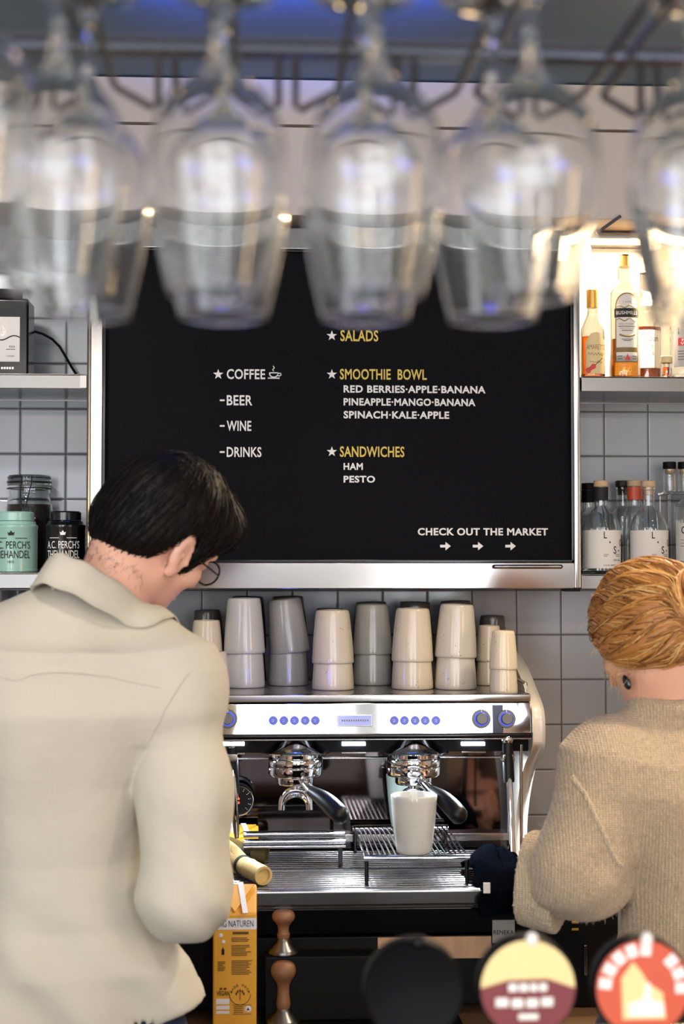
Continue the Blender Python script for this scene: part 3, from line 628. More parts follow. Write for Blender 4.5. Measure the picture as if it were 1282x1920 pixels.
w = MB(); put_text(w, 'PO', sub_fn(fn, .28, .325, .6, .36, 2.4), 0, .02, 1.3, thick=False); put_text(w, 'WO', sub_fn(fn, .24, .28, .6, .315, 2.4), 0, .02, 1.3, thick=False); w.build('patch_lettering', 'badge_white', lb)
# ---- upper left shelf: black box with label, cable
c = P(5, 700, 3.26); hb = zat(572, 3.26) - ZLU
t = thing('coffee_canister', 'black square canister with white tree label on the upper left shelf', 'canister', (c.x, 3.26, ZLU + .0006))
wv = P(53, 640, 3.215).x; MB().box((wv - .055, 3.26, ZLU + .0008 + hb / 2), (.11, .09, hb), .006, seg=3).build('body', 'black_gloss', t)
MB().cyl((wv - .055, 3.26, ZLU + hb + .001), (wv - .055, 3.26, ZLU + hb + .022), .036, 32, bev=.002).build('lid', 'black_matte', t)
YL2 = 3.2148; L = MB(); fn = flat_fn(-14, 594, 37, 678, YL2, .0005); patch(L, fn, 2); lb = L.build('label', 'paper_grey', t)
w = MB(); put_text(w, 'KAN', sub_fn(fn, .62, .31, .82, .36, 1.2), 0, 0, 1.1, thick=False); put_text(w, 'COFFEE', sub_fn(fn, .52, .11, .80, .14, 1.2), 0, 0, 1.1, thick=False); line_rows(w, lambda u, v, d: fn(u, v, d - 1.2), [(.5, .84, .275)])
w.tube([Vector(fn(i / 20, .53 + .05 * math.sin(i * .33 + 2.6), -1.2)) for i in range(21)], [.0012] * 21, 6); w.build('lettering', 'ink_black', lb)
w = MB()
for a in range(6):
    r0 = (.35, .56); 
    for sg in (1, .55): w.tube([Vector(fn(r0[0] + .12 * a * .5 * i / 8 + .05 * math.sin(a * 3 + i), r0[1] + (.1 + .34 * ((a * 7) % 5) / 5) * sg * i / 8, -1.1)) for i in range(9)], .0004, 5)
w.build('tree_drawing', 'badge_white', lb)
w = MB()
for i in range(5): w.bx(2 + i * 5, 688, 5.5 + i * 5, 692, YL2, .0006)
w.build('white_marks', 'badge_white', t)
w = MB(); kp = [(48, 622), (62, 621), (80, 626), (98, 636), (112, 650), (124, 670), (134, 688), (143, 702)]
w.tube([tuple(P(x, y, 3.30 + .012 * i)) for i, (x, y) in enumerate(kp)], .0028, 8); tag(w.build('power_cable', 'black_plastic'), 'black cable curving down behind the upper left shelf', 'cable')
# ---- lower left shelf: jar and tea tins
Yj = 3.36; c = P(54, 1065, Yj); zj = ZLL + .0006; sj = Yj / F
jh = lambda py: zat(py, Yj) - zj
t = thing('clip_top_jar', 'large clip top glass jar of dark coffee beans behind the mint tin', 'jar', (c.x, Yj, zj))
o_ = smooth_prof([(.040, 0), (.048, .006), (.0525, .03), (.0535, .08), (.0530, .115), (.048, jh(945)), (.043, jh(932)), (.0445, jh(925)), (.0445, jh(915))], 4)
MB().lathe(glass_profile(o_, .003, .007), 40, T((c.x, Yj, zj))).build('glass', 'clear_glass', t)
MB().lathe(liquid_prof(o_, jh(948), .0036, .0075), 40, T((c.x, Yj, zj))).build('coffee_beans', 'coffee_beans', t)
MB().lathe([(1e-5, jh(913)), (.046, jh(913)), (.0475, jh(908)), (.046, jh(903)), (.0470, jh(898)), (.044, jh(894)), (.03, jh(892)), (1e-5, jh(893))], 40, T((c.x, Yj, zj))).build('lid', 'smoke_glass', t)
w = MB()
for z_ in (jh(918), jh(906)): w.tube([(c.x + .0472 * math.cos(a), Yj + .0472 * math.sin(a), zj + z_) for a in [2 * PI * k / 40 for k in range(41)]], .0013, 6)
for sx in (-.010, .012):
    pts = [(c.x + sx, Yj - .049, zj + jh(896)), (c.x + sx, Yj - .052, zj + jh(910)), (c.x + sx * .8 - .003, Yj - .055, zj + jh(930)), (c.x + sx * .3 - .004, Yj - .057, zj + jh(955))]; w.tube(pts, .0013, 6)
w.build('wire_bail', 'wire', t)
def tea_tin(px, Y, r, pytop, pysh, label, m, ink, lid_r):
    c = P(px, 1065, Y); z0 = ZLL + .0006; h = lambda py: zat(py, Y) - z0
    t = thing('tea_tin', label, 'tin', (c.x, Y, z0), 'round tea tins on the lower left shelf')
    MB().lathe([(1e-5, 0), (r - .002, 0), (r, .002), (r, .006), (r - .0008, .007), (r - .0008, h(pysh) - .008), (r, h(pysh) - .006), (r, h(pysh) - .001), (r - .004, h(pysh) + .002), (lid_r + .003, h(pysh) + .0075), (lid_r - .001, h(pysh) + .009), (1e-5, h(pysh) + .009)], 48, T((c.x, Y, z0))).build('body', m, t)
    MB().lathe([(1e-5, h(pysh) + .0095), (lid_r, h(pysh) + .0095), (lid_r, h(pytop) - .003), (lid_r - .003, h(pytop)), (lid_r - .008, h(pytop)), (lid_r - .010, h(pytop) - .002), (1e-5, h(pytop) - .002)], 48, T((c.x, Y, z0))).build('lid', m, t)
    L = MB(); fn = wrap_fn((c.x, Y, z0), r + .0002, -.92, .92, 0, h(pysh))
    put_text(L, "A.C. PERCH'S", sub_fn(fn, .04, .50, .96, .66), 0, .0, thick=False); put_text(L, 'THEHANDEL', sub_fn(fn, .04, .30, .96, .46), 0, .0, thick=False); put_text(L, '1835', sub_fn(fn, .43, .20, .57, .25), 0, 0, thick=False)
    shape_patch(L, fn, [(.44, .78), (.42, .85), (.46, .83), (.5, .88), (.54, .83), (.58, .85), (.56, .78)]); line_rows(L, fn, [(.12, .4, .72), (.6, .88, .72)])
    L.build('lettering', ink, t); return t
tea_tin(27, 3.235, .048, 961, 986, 'mint green round tea tin with dark lettering at the left edge', 'mint_enamel', 'ink_black', .040)
tea_tin(122, 3.245, .0425, 960, 985, 'black round tea tin with white lettering beside the menu frame', 'tin_black', 'badge_white', .033)
# clear organiser under the lower left shelf
c = P(20, 1120, 3.36); ztop = P(80, 1103, YF).z - .0015
t = thing('hanging_organiser', 'clear plastic compartment organiser under the lower left shelf', 'organiser', (c.x, 3.36, ztop - .07))
w = MB(); X0 = P(-60, 1120, 3.3).x; X1 = P(66, 1120, 3.3).x
w.box(((X0 + X1) / 2, 3.40, ztop - .035), (X1 - X0, .004, .068)); w.box(((X0 + X1) / 2, 3.34, ztop - .068), (X1 - X0, .12, .004)); w.box(((X0 + X1) / 2, 3.29, ztop - .054), (X1 - X0, .003, .03)); w.box(((X0 + X1) / 2, 3.34, ztop - .003), (X1 - X0, .12, .003))
n = 4
for k in range(n + 1): w.box((X0 + (X1 - X0) * k / n, 3.345, ztop - .035), (.003, .11, .066))
w.build('shell', 'plastic_clear', t)
w = MB()
for k in range(n): w.box((X0 + (X1 - X0) * (k + .5) / n, 3.287, ztop - .053), (.018, .002, .01))
w.build('tags', 'paper_grey', t)
# ================================================================== espresso machine
XC = P(665, 1345, 2.95).x; XR = P(1020, 1345, 2.95).x; XL = 2 * XC - XR; TH = .024
ZT = zat(1304, 2.97, 700)            # cup tray height
XRi, XLi = XR - TH, XL + TH
em = thing('espresso_machine', 'two group chrome espresso machine with cream side panels and cups stacked on top', 'espresso machine', (XC, 3.05, ZC))
YB = 3.24; ZD = 1.128                 # mirror backsplash, drip tray surface
# side panels
def side_panel(x0, x1):
    pr = [(3.385, 1.06), (3.385, 1.50), (3.36, 1.528), (3.30, 1.534), (3.22, 1.528), (3.12, 1.505), (3.03, 1.472), (2.968, 1.447), (2.950, 1.432), (2.945, 1.415), (2.946, 1.39), (2.957, 1.372), (3.03, 1.335), (3.085, 1.29), (3.13, 1.23), (3.15, 1.17), (3.15, 1.06)]
    pr = smooth_prof(pr + [pr[-1]], 3)[:-1]
    cy, cz = 3.2, 1.3; w = MB(); rings = []
    for xx, k in ((x0, .94), (x0 + .0035, .975), (x0 + .007, .985), (x1 - .007, .985), (x1 - .0035, .975), (x1, .94)):
        e = .012 * (1 - (k - .94) / .045 if k < .985 else 0)
        rg = []
        n = len(pr)
        for i in range(n):
            a = Vector(pr[i - 1]); b = Vector(pr[(i + 1) % n]); tg = (b - a); nn = Vector((tg.y, -tg.x)); nn = nn.normalized() if nn.length > 1e-9 else Vector((0, 0))
            q = Vector(pr[i]) + nn * e * .5; rg.append((xx, q.x, q.y))
        rings.append(rg)
    w.sheet(rings, closed=True); w.add(rings[0], [tuple(range(len(pr)))], False); w.add(rings[-1], [tuple(reversed(range(len(pr))))], False)
    return w.build('side_panel', 'cream_enamel', em)
side_panel(XRi, XR); side_panel(XL, XLi)
for xa, xb in ((XRi - .016, XR), (XL, XLi + .016)): MB().box(((xa + xb) / 2, 3.12, 1.0795), (xb - xa, .50, .055), .004).build('foot_panel', 'cream_enamel', em)
# upper body / head
IW = XRi - XLi - .002; w = MB()
w.box((XC, (2.985 + 3.385) / 2, (1.36 + ZT - .022) / 2), (IW, 3.385 - 2.985, ZT - .022 - 1.36), .002); w.build('head', 'black_matte', em)
MB().box((XC, (2.975 + 3.375) / 2, ZT - .003), (IW, .40, .006), .001).build('cup_tray', 'perforated_steel', em)
w = MB(); w.box((XC, 2.966, zat(1310, 2.955) + .0), (IW, .022, .016), .003); w.build('tray_edge', 'steel_smooth', em)
MB().box((XC, 2.972, ZT - .002), (IW, .004, .010), .001).build('tray_lip', 'black_gloss', em)
for xx in (XRi - .004, XLi + .004): MB().tube([(xx, 2.99, ZT + .004), (xx, 2.99, ZT + .02), (xx, 3.36, ZT + .03), (xx, 3.36, ZT + .004)], .003, 6).build('tray_rail', 'steel_smooth', em)
# tilted mirror front panel
za, zb = zat(1319, 2.957), zat(1377, 2.947); ya, yb = 2.9568, 2.9498
ang = math.atan2(ya - yb, za - zb); pm = T((XC, (ya + yb) / 2, (za + zb) / 2), rx=-ang); hp = (za - zb) / math.cos(ang)
fp = MB().box((0, .004, 0), (IW, .008, hp), .0012, pm).build('front_panel', 'chrome', em)
MB().box((XC, 2.957, zat(1381, 2.946)), (IW, .024, .009), .003).build('panel_lip', 'black_gloss', em)
MB().box((XC, 2.955, zat(1387, 2.945)), (IW, .022, .003), .001).build('lip_strip', 'steel_smooth', em)
def on_panel(px, py):
    "point on the tilted panel under a pixel"
    n = pm.to_3x3() @ Vector((0, -1, 0)); o = pm.translation; d = ray(px, py); return EYE + d * ((o - EYE).dot(n) / d.dot(n))
pn = (pm.to_3x3() @ Vector((0, -1, 0))); pu = pm.to_3x3() @ Vector((0, 0, 1)); S_ = 2.955 / F
def panel_disc(mb, px, py, r, a, b, seg=24, mi=0, bev=.0006):
    c = on_panel(px, py); mb.cyl(c + pn * a, c + pn * b, r, seg, bev=bev, mi=mi)
for px in (512, 532, 552, 572, 591, 739, 758, 778, 797, 817):
    w = MB(); panel_disc(w, px, 1351, 8.4 * S_, -.001, .0012); bt = w.build('button', 'blue_button', em)
    c = on_panel(px, 1351) + pn * .0016; w = MB(); w.tube([c + Vector((-.0030, 0, .0012)), c + Vector((.0012, 0, .0012)), c + Vector((.0008, 0, -.0022)), c + Vector((-.0026, 0, -.0022))], .0005, 5); w.build('symbol', 'badge_white', bt)
for px in (514, 533, 553, 573, 592, 817):
    w = MB(); panel_disc(w, px, 1338, 3.4 * S_, -.001, .0010, 16); w.build('indicator_light', 'blue_led' if False else 'white_led', em)
w = MB(); c = on_panel(665, 1351); w.box((0, -.0008, 0), (66 * S_, .003, 22 * S_), .0012, Matrix.Translation(c) @ pm.to_3x3().to_4x4()); ds = w.build('display', 'steel_smooth', em)
MB().box((0, -.0026, 0), (62 * S_, .0012, 18 * S_), .0004, Matrix.Translation(c) @ pm.to_3x3().to_4x4()).build('screen', 'display_glass', ds)
w = MB()
for k in range(12): w.box((-.024 + .0044 * k, -.0034, 0), (.0022, .0004, .0035), 0, Matrix.Translation(c) @ pm.to_3x3().to_4x4())
w.build('characters', 'ink_grey', ds)
for px in (427, 902, 949):
    w = MB(); panel_disc(w, px, 1348, 17.5 * S_, -.001, .003, 36, bev=.001); kb = w.build('knob', 'knob_metal', em)
    w = MB(); panel_disc(w, px, 1348, 13 * S_, .002, .0036, 36); w.build('light_ring', 'blue_led', kb)
    w = MB(); panel_disc(w, px, 1348, 11 * S_, .002, .014, 36, bev=.0012); w.build('grip', 'knob_metal', kb)
    w = MB(); c = on_panel(px, 1348) + pn * .0042 + pu * 14.6 * S_; w.box(tuple(c), (.0016, .0012, .005), .0003); w.build('pointer', 'badge_white', kb)
w = MB(); c0, c1 = on_panel(924, 1348), on_panel(947, 1348); w.box((0, -.0006, 0), (20 * S_, .0016, 52 * S_), 0, Matrix.Translation(on_panel(933, 1348)) @ pm.to_3x3().to_4x4()); w.build('graduated_scale', 'dark_steel', em)
# underside with light bars
for px in (436, 663, 887):
    w = MB(); a = P(px, 1395, 3.0); w.box((a.x, 3.0, 1.358), (46 * 3 / F, .016, .005), .001); hb_ = w.build('light_bar', 'steel_smooth', em); MB().bx(px - 22, 1391.5, px + 22, 1398.5, 2.976, .008, .001).build('led', 'white_led', hb_)
    area('machine_light', (a.x, 3.0, 1.350), (a.x, 2.99, 1.0), 46 * 3 / F, .014, 3.4, (.76, .86, 1))
bl_ = bpy.data.lights.new('button_glow', 'POINT'); bl_.energy = .4; bl_.color = (.08, .12, 1); bl_.shadow_soft_size = .02; bo_ = bpy.data.objects.new('button_glow', bl_); COL.objects.link(bo_); bo_.location = on_panel(552, 1330) + pn * .03 + Vector((0, 0, .062))  # added blue point light in the air, stands in for button spill
# backsplash and drip tray
MB().box((XC, YB + .006, (1.0 + 1.362) / 2), (IW, .012, .362), .001).build('backsplash', 'splash_steel', em)
w = MB(); w.box((XC, YB - .004, zat(1421, YB)), (IW, .008, .004), .001); w.box((XC, YB - .012, zat(1568, YB)), (IW, .024, .016), .002); w.build('splash_trim', 'steel_smooth', em)
YD = 2.80
w = MB().box((XC, (YD + YB) / 2, ZD - .0155), (IW + .02, YB - YD, .024), .003)
for k in range(22):
    yy = YD + .014 + k * .0195
    if yy < YB - .01: w.prism([(yy - .0065, ZD - .0040), (yy - .0052, ZD - .0012), (yy - .0030, ZD), (yy + .0030, ZD), (yy + .0052, ZD - .0012), (yy + .0065, ZD - .0040)], -(IW - .02) / 2, (IW - .02) / 2, Matrix.Translation((XC, 0, 0)) @ Matrix(((0, -1, 0, 0), (1, 0, 0, 0), (0, 0, 1, 0), (0, 0, 0, 1))))
w.build('drip_tray', 'steel_smooth', em)
w = MB(); w.box((XC, YD - .004, ZD - .006), (IW + .024, .014, .030), .005); w.build('tray_front', 'steel_smooth', em)
w = MB(); ym = Pz(600, 1629, ZD).y; w.box((XC, ym, ZD + .0005), (IW, .010, .003), .001); w.build('tray_gutter', 'dark_steel', em)
w = MB()
for k in range(34): w.box((P(684, 1628, ym).x + k * .0061, ym - .0005, ZD + .002), (.0032, .008, .002), .0004)
w.build('gutter_slots', 'steel_smooth', em)
MB().box((XC, (2.815 + 3.385) / 2, 1.0755), (IW - .036, 3.385 - 2.815, .047), .003).build('lower_body', 'black_gloss', em)
w = MB(); w.box((XC, 2.811, zat(1697, 2.811)), (IW, .006, .0022), .0008); w.build('lower_strip', 'steel_smooth', em)
# groups
def group_head(px, name='group_head'):
    c = P(px, 1388, 3.02); cx, cy, cz = c
    m = T((cx, cy, cz - .002))
    g = MB().lathe([(1e-5, .012), (.046, .008), (.060, -.006), (.0695, -.014), (.0720, -.018), (.0695, -.0205), (.058, -.017), (.050, -.018), (.049, -.030), (1e-5, -.030)], 48, m).build(name, 'chrome', em)
    w = MB().lathe([(1e-5, -.030), (.0515, -.030), (.0530, -.032), (.0530, -.0455), (.0520, -.0468), (.0530, -.048), (.0530, -.062), (.0505, -.066), (.038, -.067), (.0362, -.069), (.0362, -.080), (.034, -.083), (1e-5, -.083)], 48, m)
    for k in range(6): a = k * PI / 3 + .35; w.ell((cx + .0525 * math.cos(a), cy + .0525 * math.sin(a), cz - .055), (.0025, .0025, .0045), 6)
    w.cyl((cx, cy, cz - .083), (cx, cy, cz - .097), .011, 18, bev=.001)
    # twin spout: an arched saddle with two mouths
    arc = [(cx + .026 * math.cos(a), cy - .004, cz - .122 + .026 * math.sin(a)) for a in [PI * k / 18 for k in range(19)]]
    w.tube(arc, [.0075] * 19, 12); w.tube([(p[0], p[1] - .004, p[2] - .010) for p in arc[2:-2]], [.004] * 15, 8)
    w.cyl((cx + .026, cy - .004, cz - .118), (cx + .027, cy - .004, cz - .134), .0068, 14); w.cyl((cx - .026, cy - .004, cz - .118), (cx - .027, cy - .004, cz - .134), .0068, 14)
    h0 = Vector((cx + .012, cy - .045, cz - .072)); h1 = Vector((cx + .028, cy - .078, cz - .088)); w.tube([h0, h0.lerp(h1, .5), h1], [.008, .0085, .0095], 12)
    pf = w.build('portafilter', 'chrome', em)
    e = P(px + 86, 1530, 2.86); pts = []; rr = []
    for k in range(13):
        t = k / 12; p = h1.lerp(Vector(e), t); p.z += .004 * math.sin(t * PI); pts.append(p); rr.append(.0105 + .0072 * math.sin(min(1, t * 1.05) * PI * .60) ** 1.1)
    d = (Vector(e) - h1).normalized(); pts += [Vector(e) + d * .006, Vector(e) + d * .010, Vector(e) + d * .0115]; rr += [.0135, .0085, .0012]
    MB().tube(pts, rr, 18).build('handle', 'black_plastic', pf)
    return c
group_head(554); group_head(775)
# steam wands
def wand(px0, py0, px1, py1, ya, yb, sleeve):
    a, b = P(px0, py0, ya), P(px1, py1, yb); w = MB(); n = 8
    w.ell((a.x, ya, a.z + .004), (.012, .012, .012), 10); w.tube([a.lerp(b, k / n) + Vector((0, -.006 * math.sin(k / n * PI), 0)) for k in range(n + 1)], [.0062] * (n - 1) + [.0068, .0058], 14)
    w.cyl(b, b + (b - a).normalized() * .012, .0055, 12, .0042)
    s = w.build('steam_wand', 'chrome', em)
    if sleeve:
        q = a.lerp(b, .02), a.lerp(b, sleeve); w = MB(); w.tube([q[0], q[0].lerp(q[1], .1), q[0].lerp(q[1], .9), q[1]], [.0100, .0108, .0108, .0100], 18); w.build('grip_sleeve', 'black_plastic', s)
    w = MB(); w.box((a.x, ya, 1.352), (.024, .03, .016), .003); w.build('wand_block', 'steel_smooth', s)
wand(951, 1390, 961, 1634, 2.955, 2.90, .32)
wand(434, 1398, 443, 1560, 2.99, 3.00, .55)
w = MB(); a, b = P(972, 1392, 2.96), P(982, 1612, 2.90); w.box(((a.x + b.x) / 2, 2.93, (a.z + b.z) / 2), (.0045, .012, a.z - b.z), .001); w.build('side_strut', 'steel_smooth', em)
# pressure gauge
c = P(447, 1501, 3.17); r = 27 * 3.17 / F
gg = MB().lathe([(1e-5, 0), (r, 0), (r, -.05), (r * .3, -.065), (1e-5, -.065)], 40, T(tuple(c), rx=PI / 2)); g = gg.build('pressure_gauge', 'black_matte', em)
w = MB(); w.tube([(c.x + r * math.cos(a), c.y - .001, c.z + r * math.sin(a)) for a in [2 * PI * k / 48 for k in range(49)]], .0018, 8); w.build('bezel', 'chrome', g)
w = MB(); w.lathe([(1e-5, .0006), (r - .001, .0006)], 36, T(tuple(c), rx=PI / 2)); 
w.build('dial', 'black_gloss', g)
w = MB()
for k in range(11):
    a = math.radians(225 - 27 * k); 
    for rr in (.72, .84): q = (c.x + r * rr * math.cos(a), c.y - .0016, c.z + r * rr * math.sin(a)); w.ell(q, (.0006, .0004, .0006), 5)
w.build('scale_marks', 'badge_white', g)
w = MB(); 
for dz, ang_ in ((.004, 100), (-.004, 235)):
    q = Vector((c.x, c.y - .002, c.z + dz)); a = math.radians(ang_); w.lathe([(1e-5, 0), (.0026, 0), (.0026, .001), (1e-5, .001)], 14, T(tuple(q), rx=PI / 2)); w.tube([q, q + Vector((math.cos(a) * r * .6, 0, math.sin(a) * r * .6))], [.0007, .0002], 5)
w.build('needles', 'orange_needle', g)
# badge
bd = MB().bx(923, 1725, 965, 1768, 2.8085, .004, .0008).build('badge', 'badge_plate', em)
w = MB(); put_text(w, 'RENEKA', flat_fn(925, 1744, 963, 1752, 2.8075, .0012), 0, .0, 1.05); w.build('lettering', 'ink_black', bd)
# raised drip grate
zg = zat(1606, 2.875); ybk = 3.20
gr = thing('drip_grate', 'raised wire drip grate under the right group holding two cups', 'drip grate', (P(775, 1606, 2.9).x, 3.0, ZD))
a, b = P(681, 1606, 2.875), P(881, 1606, 2.875); w = MB()
w.cyl((a.x, 2.875, zg - .004), (b.x, 2.875, zg - .004), .0062, 14, bev=.001); c_, d_ = P(664, 1545, ybk), P(845, 1545, ybk); w.cyl((a.x, ybk, zg - .004), (b.x, ybk, zg - .004), .0062, 14, bev=.001)
w.build('end_bar', 'chrome', gr)
n = 20; w = MB()
for k in range(n + 1):
    xx = a.x + .004 + (b.x - a.x - .008) * k / n; w.tube([(xx, 2.875, zg - .0022), (xx, ybk, zg - .0022)], .0022, 8)
w.build('wires', 'chrome', gr)
MB().box(((a.x + b.x) / 2, 3.03, zg - .008), (b.x - a.x, .012, .006), .001).build('cross_bar', 'black_matte', gr)
for xx in (a.x + .006, b.x - .006):
    for yy in (2.875, ybk): MB().cyl((xx, yy, zg - .008), (xx, yy, ZD + .0005), .004, 10).build('foot', 'dark_steel', gr)
# folded grate on the left
zf = zat(1577, 3.05); a, b = P(456, 1575, 3.05), P(648, 1575, 3.05)
t = thing('folded_grate', 'folded steel bar grate lying under the left group', 'drip grate', ((a.x + b.x) / 2, 3.05, ZD))
w = MB()
for dy, dz in ((0, 0), (.028, .010), (.014, -.004)): w.cyl((a.x, 3.05 + dy, zf + dz), (b.x, 3.05 + dy, zf + dz), .0065, 14, bev=.001)
w.box(((a.x + b.x) / 2, 3.064, zf - .010), (b.x - a.x, .034, .004), .001); w.build('bars', 'chrome', t)
for xx in (a.x + .01, b.x - .01): MB().box((xx, 3.064, (zf - .012 + ZD + .0015) / 2), (.008, .02, zf - .012 - ZD - .0015)).build('foot', 'dark_steel', t)
# black box under the machine with wooden drawer front, and legs hidden in it
du = thing('drawer_unit', 'black drawer unit under the coffee machine with a wooden strip front', 'drawer unit', (XC, 3.0, ZC))
zq = 1.052
MB().box((XC, (2.82 + 3.38) / 2, (ZC + .022 + zq) / 2 - .003), (IW + .04, .56, zq - ZC - .026), .004).build('body', 'black_matte', du)
w = MB(); w.bx(708, 1757, 921, 1798, 2.815, .006, .001); w.build('drawer_front', 'light_wood', du)
for xx in (XL + .04, XR - .04):
    for yy in (2.87, 3.33): MB().cyl((xx, yy, ZC + .0005), (xx, yy, ZC + .021), .018, 16, bev=.002).build('foot', 'black_plastic', du)
# tamping station: black mat with raised step, two tampers
zm = ZC + .0008; a, b = P(486, 1890, 2.78), P(862, 1890, 2.78); tm_y0, tm_y1 = 2.705, 2.80
mt = thing('tamping_mat', 'black tamping mat with a raised back step in front of the machine', 'mat', ((a.x + b.x) / 2, 2.76, zm))
MB().box(((a.x + b.x) / 2, (tm_y0 + 2.812) / 2, zm + .006), (b.x - a.x, 2.812 - tm_y0, .012), .004, seg=3).build('mat', 'black_plastic', mt)
zst = zat(1786, 2.785)
MB().box(((a.x + b.x) / 2 - .06, 2.786, (zm + .012 + zst) / 2), (b.x - a.x - .14, .048, zst - zm - .0125), .004).build('step', 'black_matte', mt)
def tamper(px, Y, zbase, ptop, label, k):
    c = P(px, 1900, Y); H = zat(ptop, Y) - zbase; t = thing('tamper', label, 'tamper', (c.x, Y, zbase), 'coffee tampers')
    m = T((c.x, Y, zbase)); R = .0285 * k
    MB().lathe([(1e-5, 0), (R * 1.06, 0), (R * 1.06, .004), (R, .007), (R * .52, .020), (R * .42, .026), (1e-5, .026)], 40, m).build('base', 'steel', t)
    MB().lathe(smooth_prof([(R * .40, .0262), (R * .44, .034), (R * .38, H * .45), (R * .38, H * .60), (R * .56, H * .70), (R * .74, H * .78), (R * .78, H * .86), (R * .68, H * .94), (R * .40, H * .99), (1e-5, H)], 3), 36, m).build('handle', 'wood', t)
tamper(531, 2.755, zm + .0125, 1800, 'wooden handled tamper standing in front on the black mat', 1.0)
tamper(531, 2.789, zst + .0005, 1704, 'wooden handled tamper standing behind on the raised step', .93)
# small black canister at the left of the cup tray
c = P(309, 1200, 3.29); t = thing('black_canister', 'small black square canister between the man and the cup stacks', 'canister', (c.x, 3.29, ZT + .0005)); zt3 = zat(1160, 3.27)
MB().box((c.x, 3.29, (ZT + .001 + zt3 - .009) / 2), (.027, .04, zt3 - .010 - ZT), .003).build('body', 'black_plastic', t); MB().box((c.x, 3.29, zt3 - .0045), (.030, .043, .008), .002).build('lid', 'dark_steel', t)
# ------------------------------------------------------------------ cups
def cup_prof(k=1.0, H=.108, rb=.034, rr=.0425):
    w = .0038
    o = smooth_prof([(rb * .55, 0), (rb * .86, .0006), (rb, .006), (rb + (rr - rb) * .35, H * .30), (rb + (rr - rb) * .72, H * .62), (rr, H * .97)], 4)
    o = o + [(rr - .0006, H * .99), (rr - .0019, H), (rr - w + .0005, H * .992)]
    i = smooth_prof([(rr - w, H * .97), (rb + (rr - rb) * .72 - w, H * .62), (rb + (rr - rb) * .35 - w, H * .30), (rb - w - .001, .013), (rb * .6, .008)], 4)
    return [(x * k, z * k) for x, z in [(1e-5, .0016), (rb * .5, .0016)] + o + i + [(1e-5, .0075)]]
CUPME = {}
def cup(label, loc, gm, k=1.0, inverted=True, tilt=(0, 0), H=.108, rb=.034, rr=.0425, group=None, name='stoneware_cup', cat='cup'):
    key = (gm, k, H, rb, rr)
    w = MB().lathe(cup_prof(k, H, rb, rr), 40)
    o = w.build(name, gm); o.location = loc; hh = H * k
    if inverted:
        o.rotation_euler = (PI + tilt[0], -tilt[1], 0 if tilt[1] else random.random() * 6); o.location = Vector(loc) - o.rotation_euler.to_matrix() @ Vector((0, 0, hh))
    else: o.rotation_euler = (tilt[0], tilt[1], random.random() * 6)
    return tag(o, label, cat, group)
ORD = ['first', 'second', 'third', 'fourth', 'fifth', 'sixth', 'seventh', 'eighth', 'ninth']
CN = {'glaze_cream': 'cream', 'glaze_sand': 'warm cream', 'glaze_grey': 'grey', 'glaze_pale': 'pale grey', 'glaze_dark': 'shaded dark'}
FRONT = [(387, 1288, 'glaze_sand', 'glaze_sand', .80, .052, 0), (458, 1288, 'glaze_pale', 'glaze_pale', 1, .070, .01), (540, 1284, 'glaze_grey', 'glaze_grey', 1, .068, .11),
         (624, 1292, 'glaze_sand', 'glaze_sand', 1, .053, .01), (698, 1283, 'glaze_grey', 'glaze_grey', .98, .064, 0), (773, 1291, 'glaze_sand', 'glaze_sand', 1, .056, -.01),
         (854, 1291, 'glaze_cream', 'glaze_cream', 1, .064, -.03), (917, 1284, 'glaze_sand', 'glaze_sand', .72, .050, 0), (944, 1299, 'glaze_sand', 'glaze_sand', .72, .047, 0)]
for i, (px, py, g1, g2, k, pitch, tl) in enumerate(FRONT):
    p = Pz(px, py, ZT + .0005); H = .108 if i < 7 else .105; rb, rr = (.034, .0425) if i < 7 else (.0305, .0385)
    tall = .1 if i in (2,) else 0
    if i == 1 or i == 2: H = .114
    lo = cup('%s speckled cup, lower in the %s front stack from the left' % (CN[g1], ORD[i]), (p.x, p.y, ZT + .0005), g1, k, True, (0, 0), H, rb, rr, 'stoneware cups stacked on the machine')
    up = cup('%s speckled cup, upper in the %s front stack from the left' % (CN[g2], ORD[i]), (p.x + (.004 if i == 2 else 0), p.y, ZT + pitch), g2, k, True, (0, tl), H, rb, rr, 'stoneware cups stacked on the machine')
p = Pz(399, 1303, ZT + .0005); cup('single cream cup standing in front of the leftmost stack beside the man', (p.x, p.y, ZT + .0005), 'glaze_sand', .78, True, (0, 0), group='stoneware cups stacked on the machine')
for i, (px, sc, pit) in enumerate(((389, .85, .06), (462, 1, .072), (541, 1, .072), (618, .92, .055), (697, 1, .06), (776, 1, .06), (856, 1, .062), (922, .78, .055))):
    c = P(px, 1280, 3.33); gm = 'glaze_dark'  # rear row's shade is put into the cup colour
    for j in range(2):
        cup('%s cup, %s of the rear stack behind the %s front stack' % (CN[gm], ('lower', 'upper')[j], ORD[i]), (c.x, 3.33, ZT + .0005 + j * pit), gm, sc, True, (0, .02 * (-1) ** i * j), .112, .034, .0425, 'dark cups in the rear row')
p = Pz(776, 1600, zg); cup('pale cup under the right portafilter spout at the front of the grate', (p.x, p.y, zg + .0006), 'glaze_pale', 1, False, (0, 0), .110, .033, .0440, 'cups on the drip grate')
p = Pz(764, 1552, zg); cup('grey green cup behind the pale cup on the drip grate', (p.x, p.y, zg + .0006), 'glaze_green', 1, False, (0, 0), .110, .034, .0445, 'cups on the drip grate')
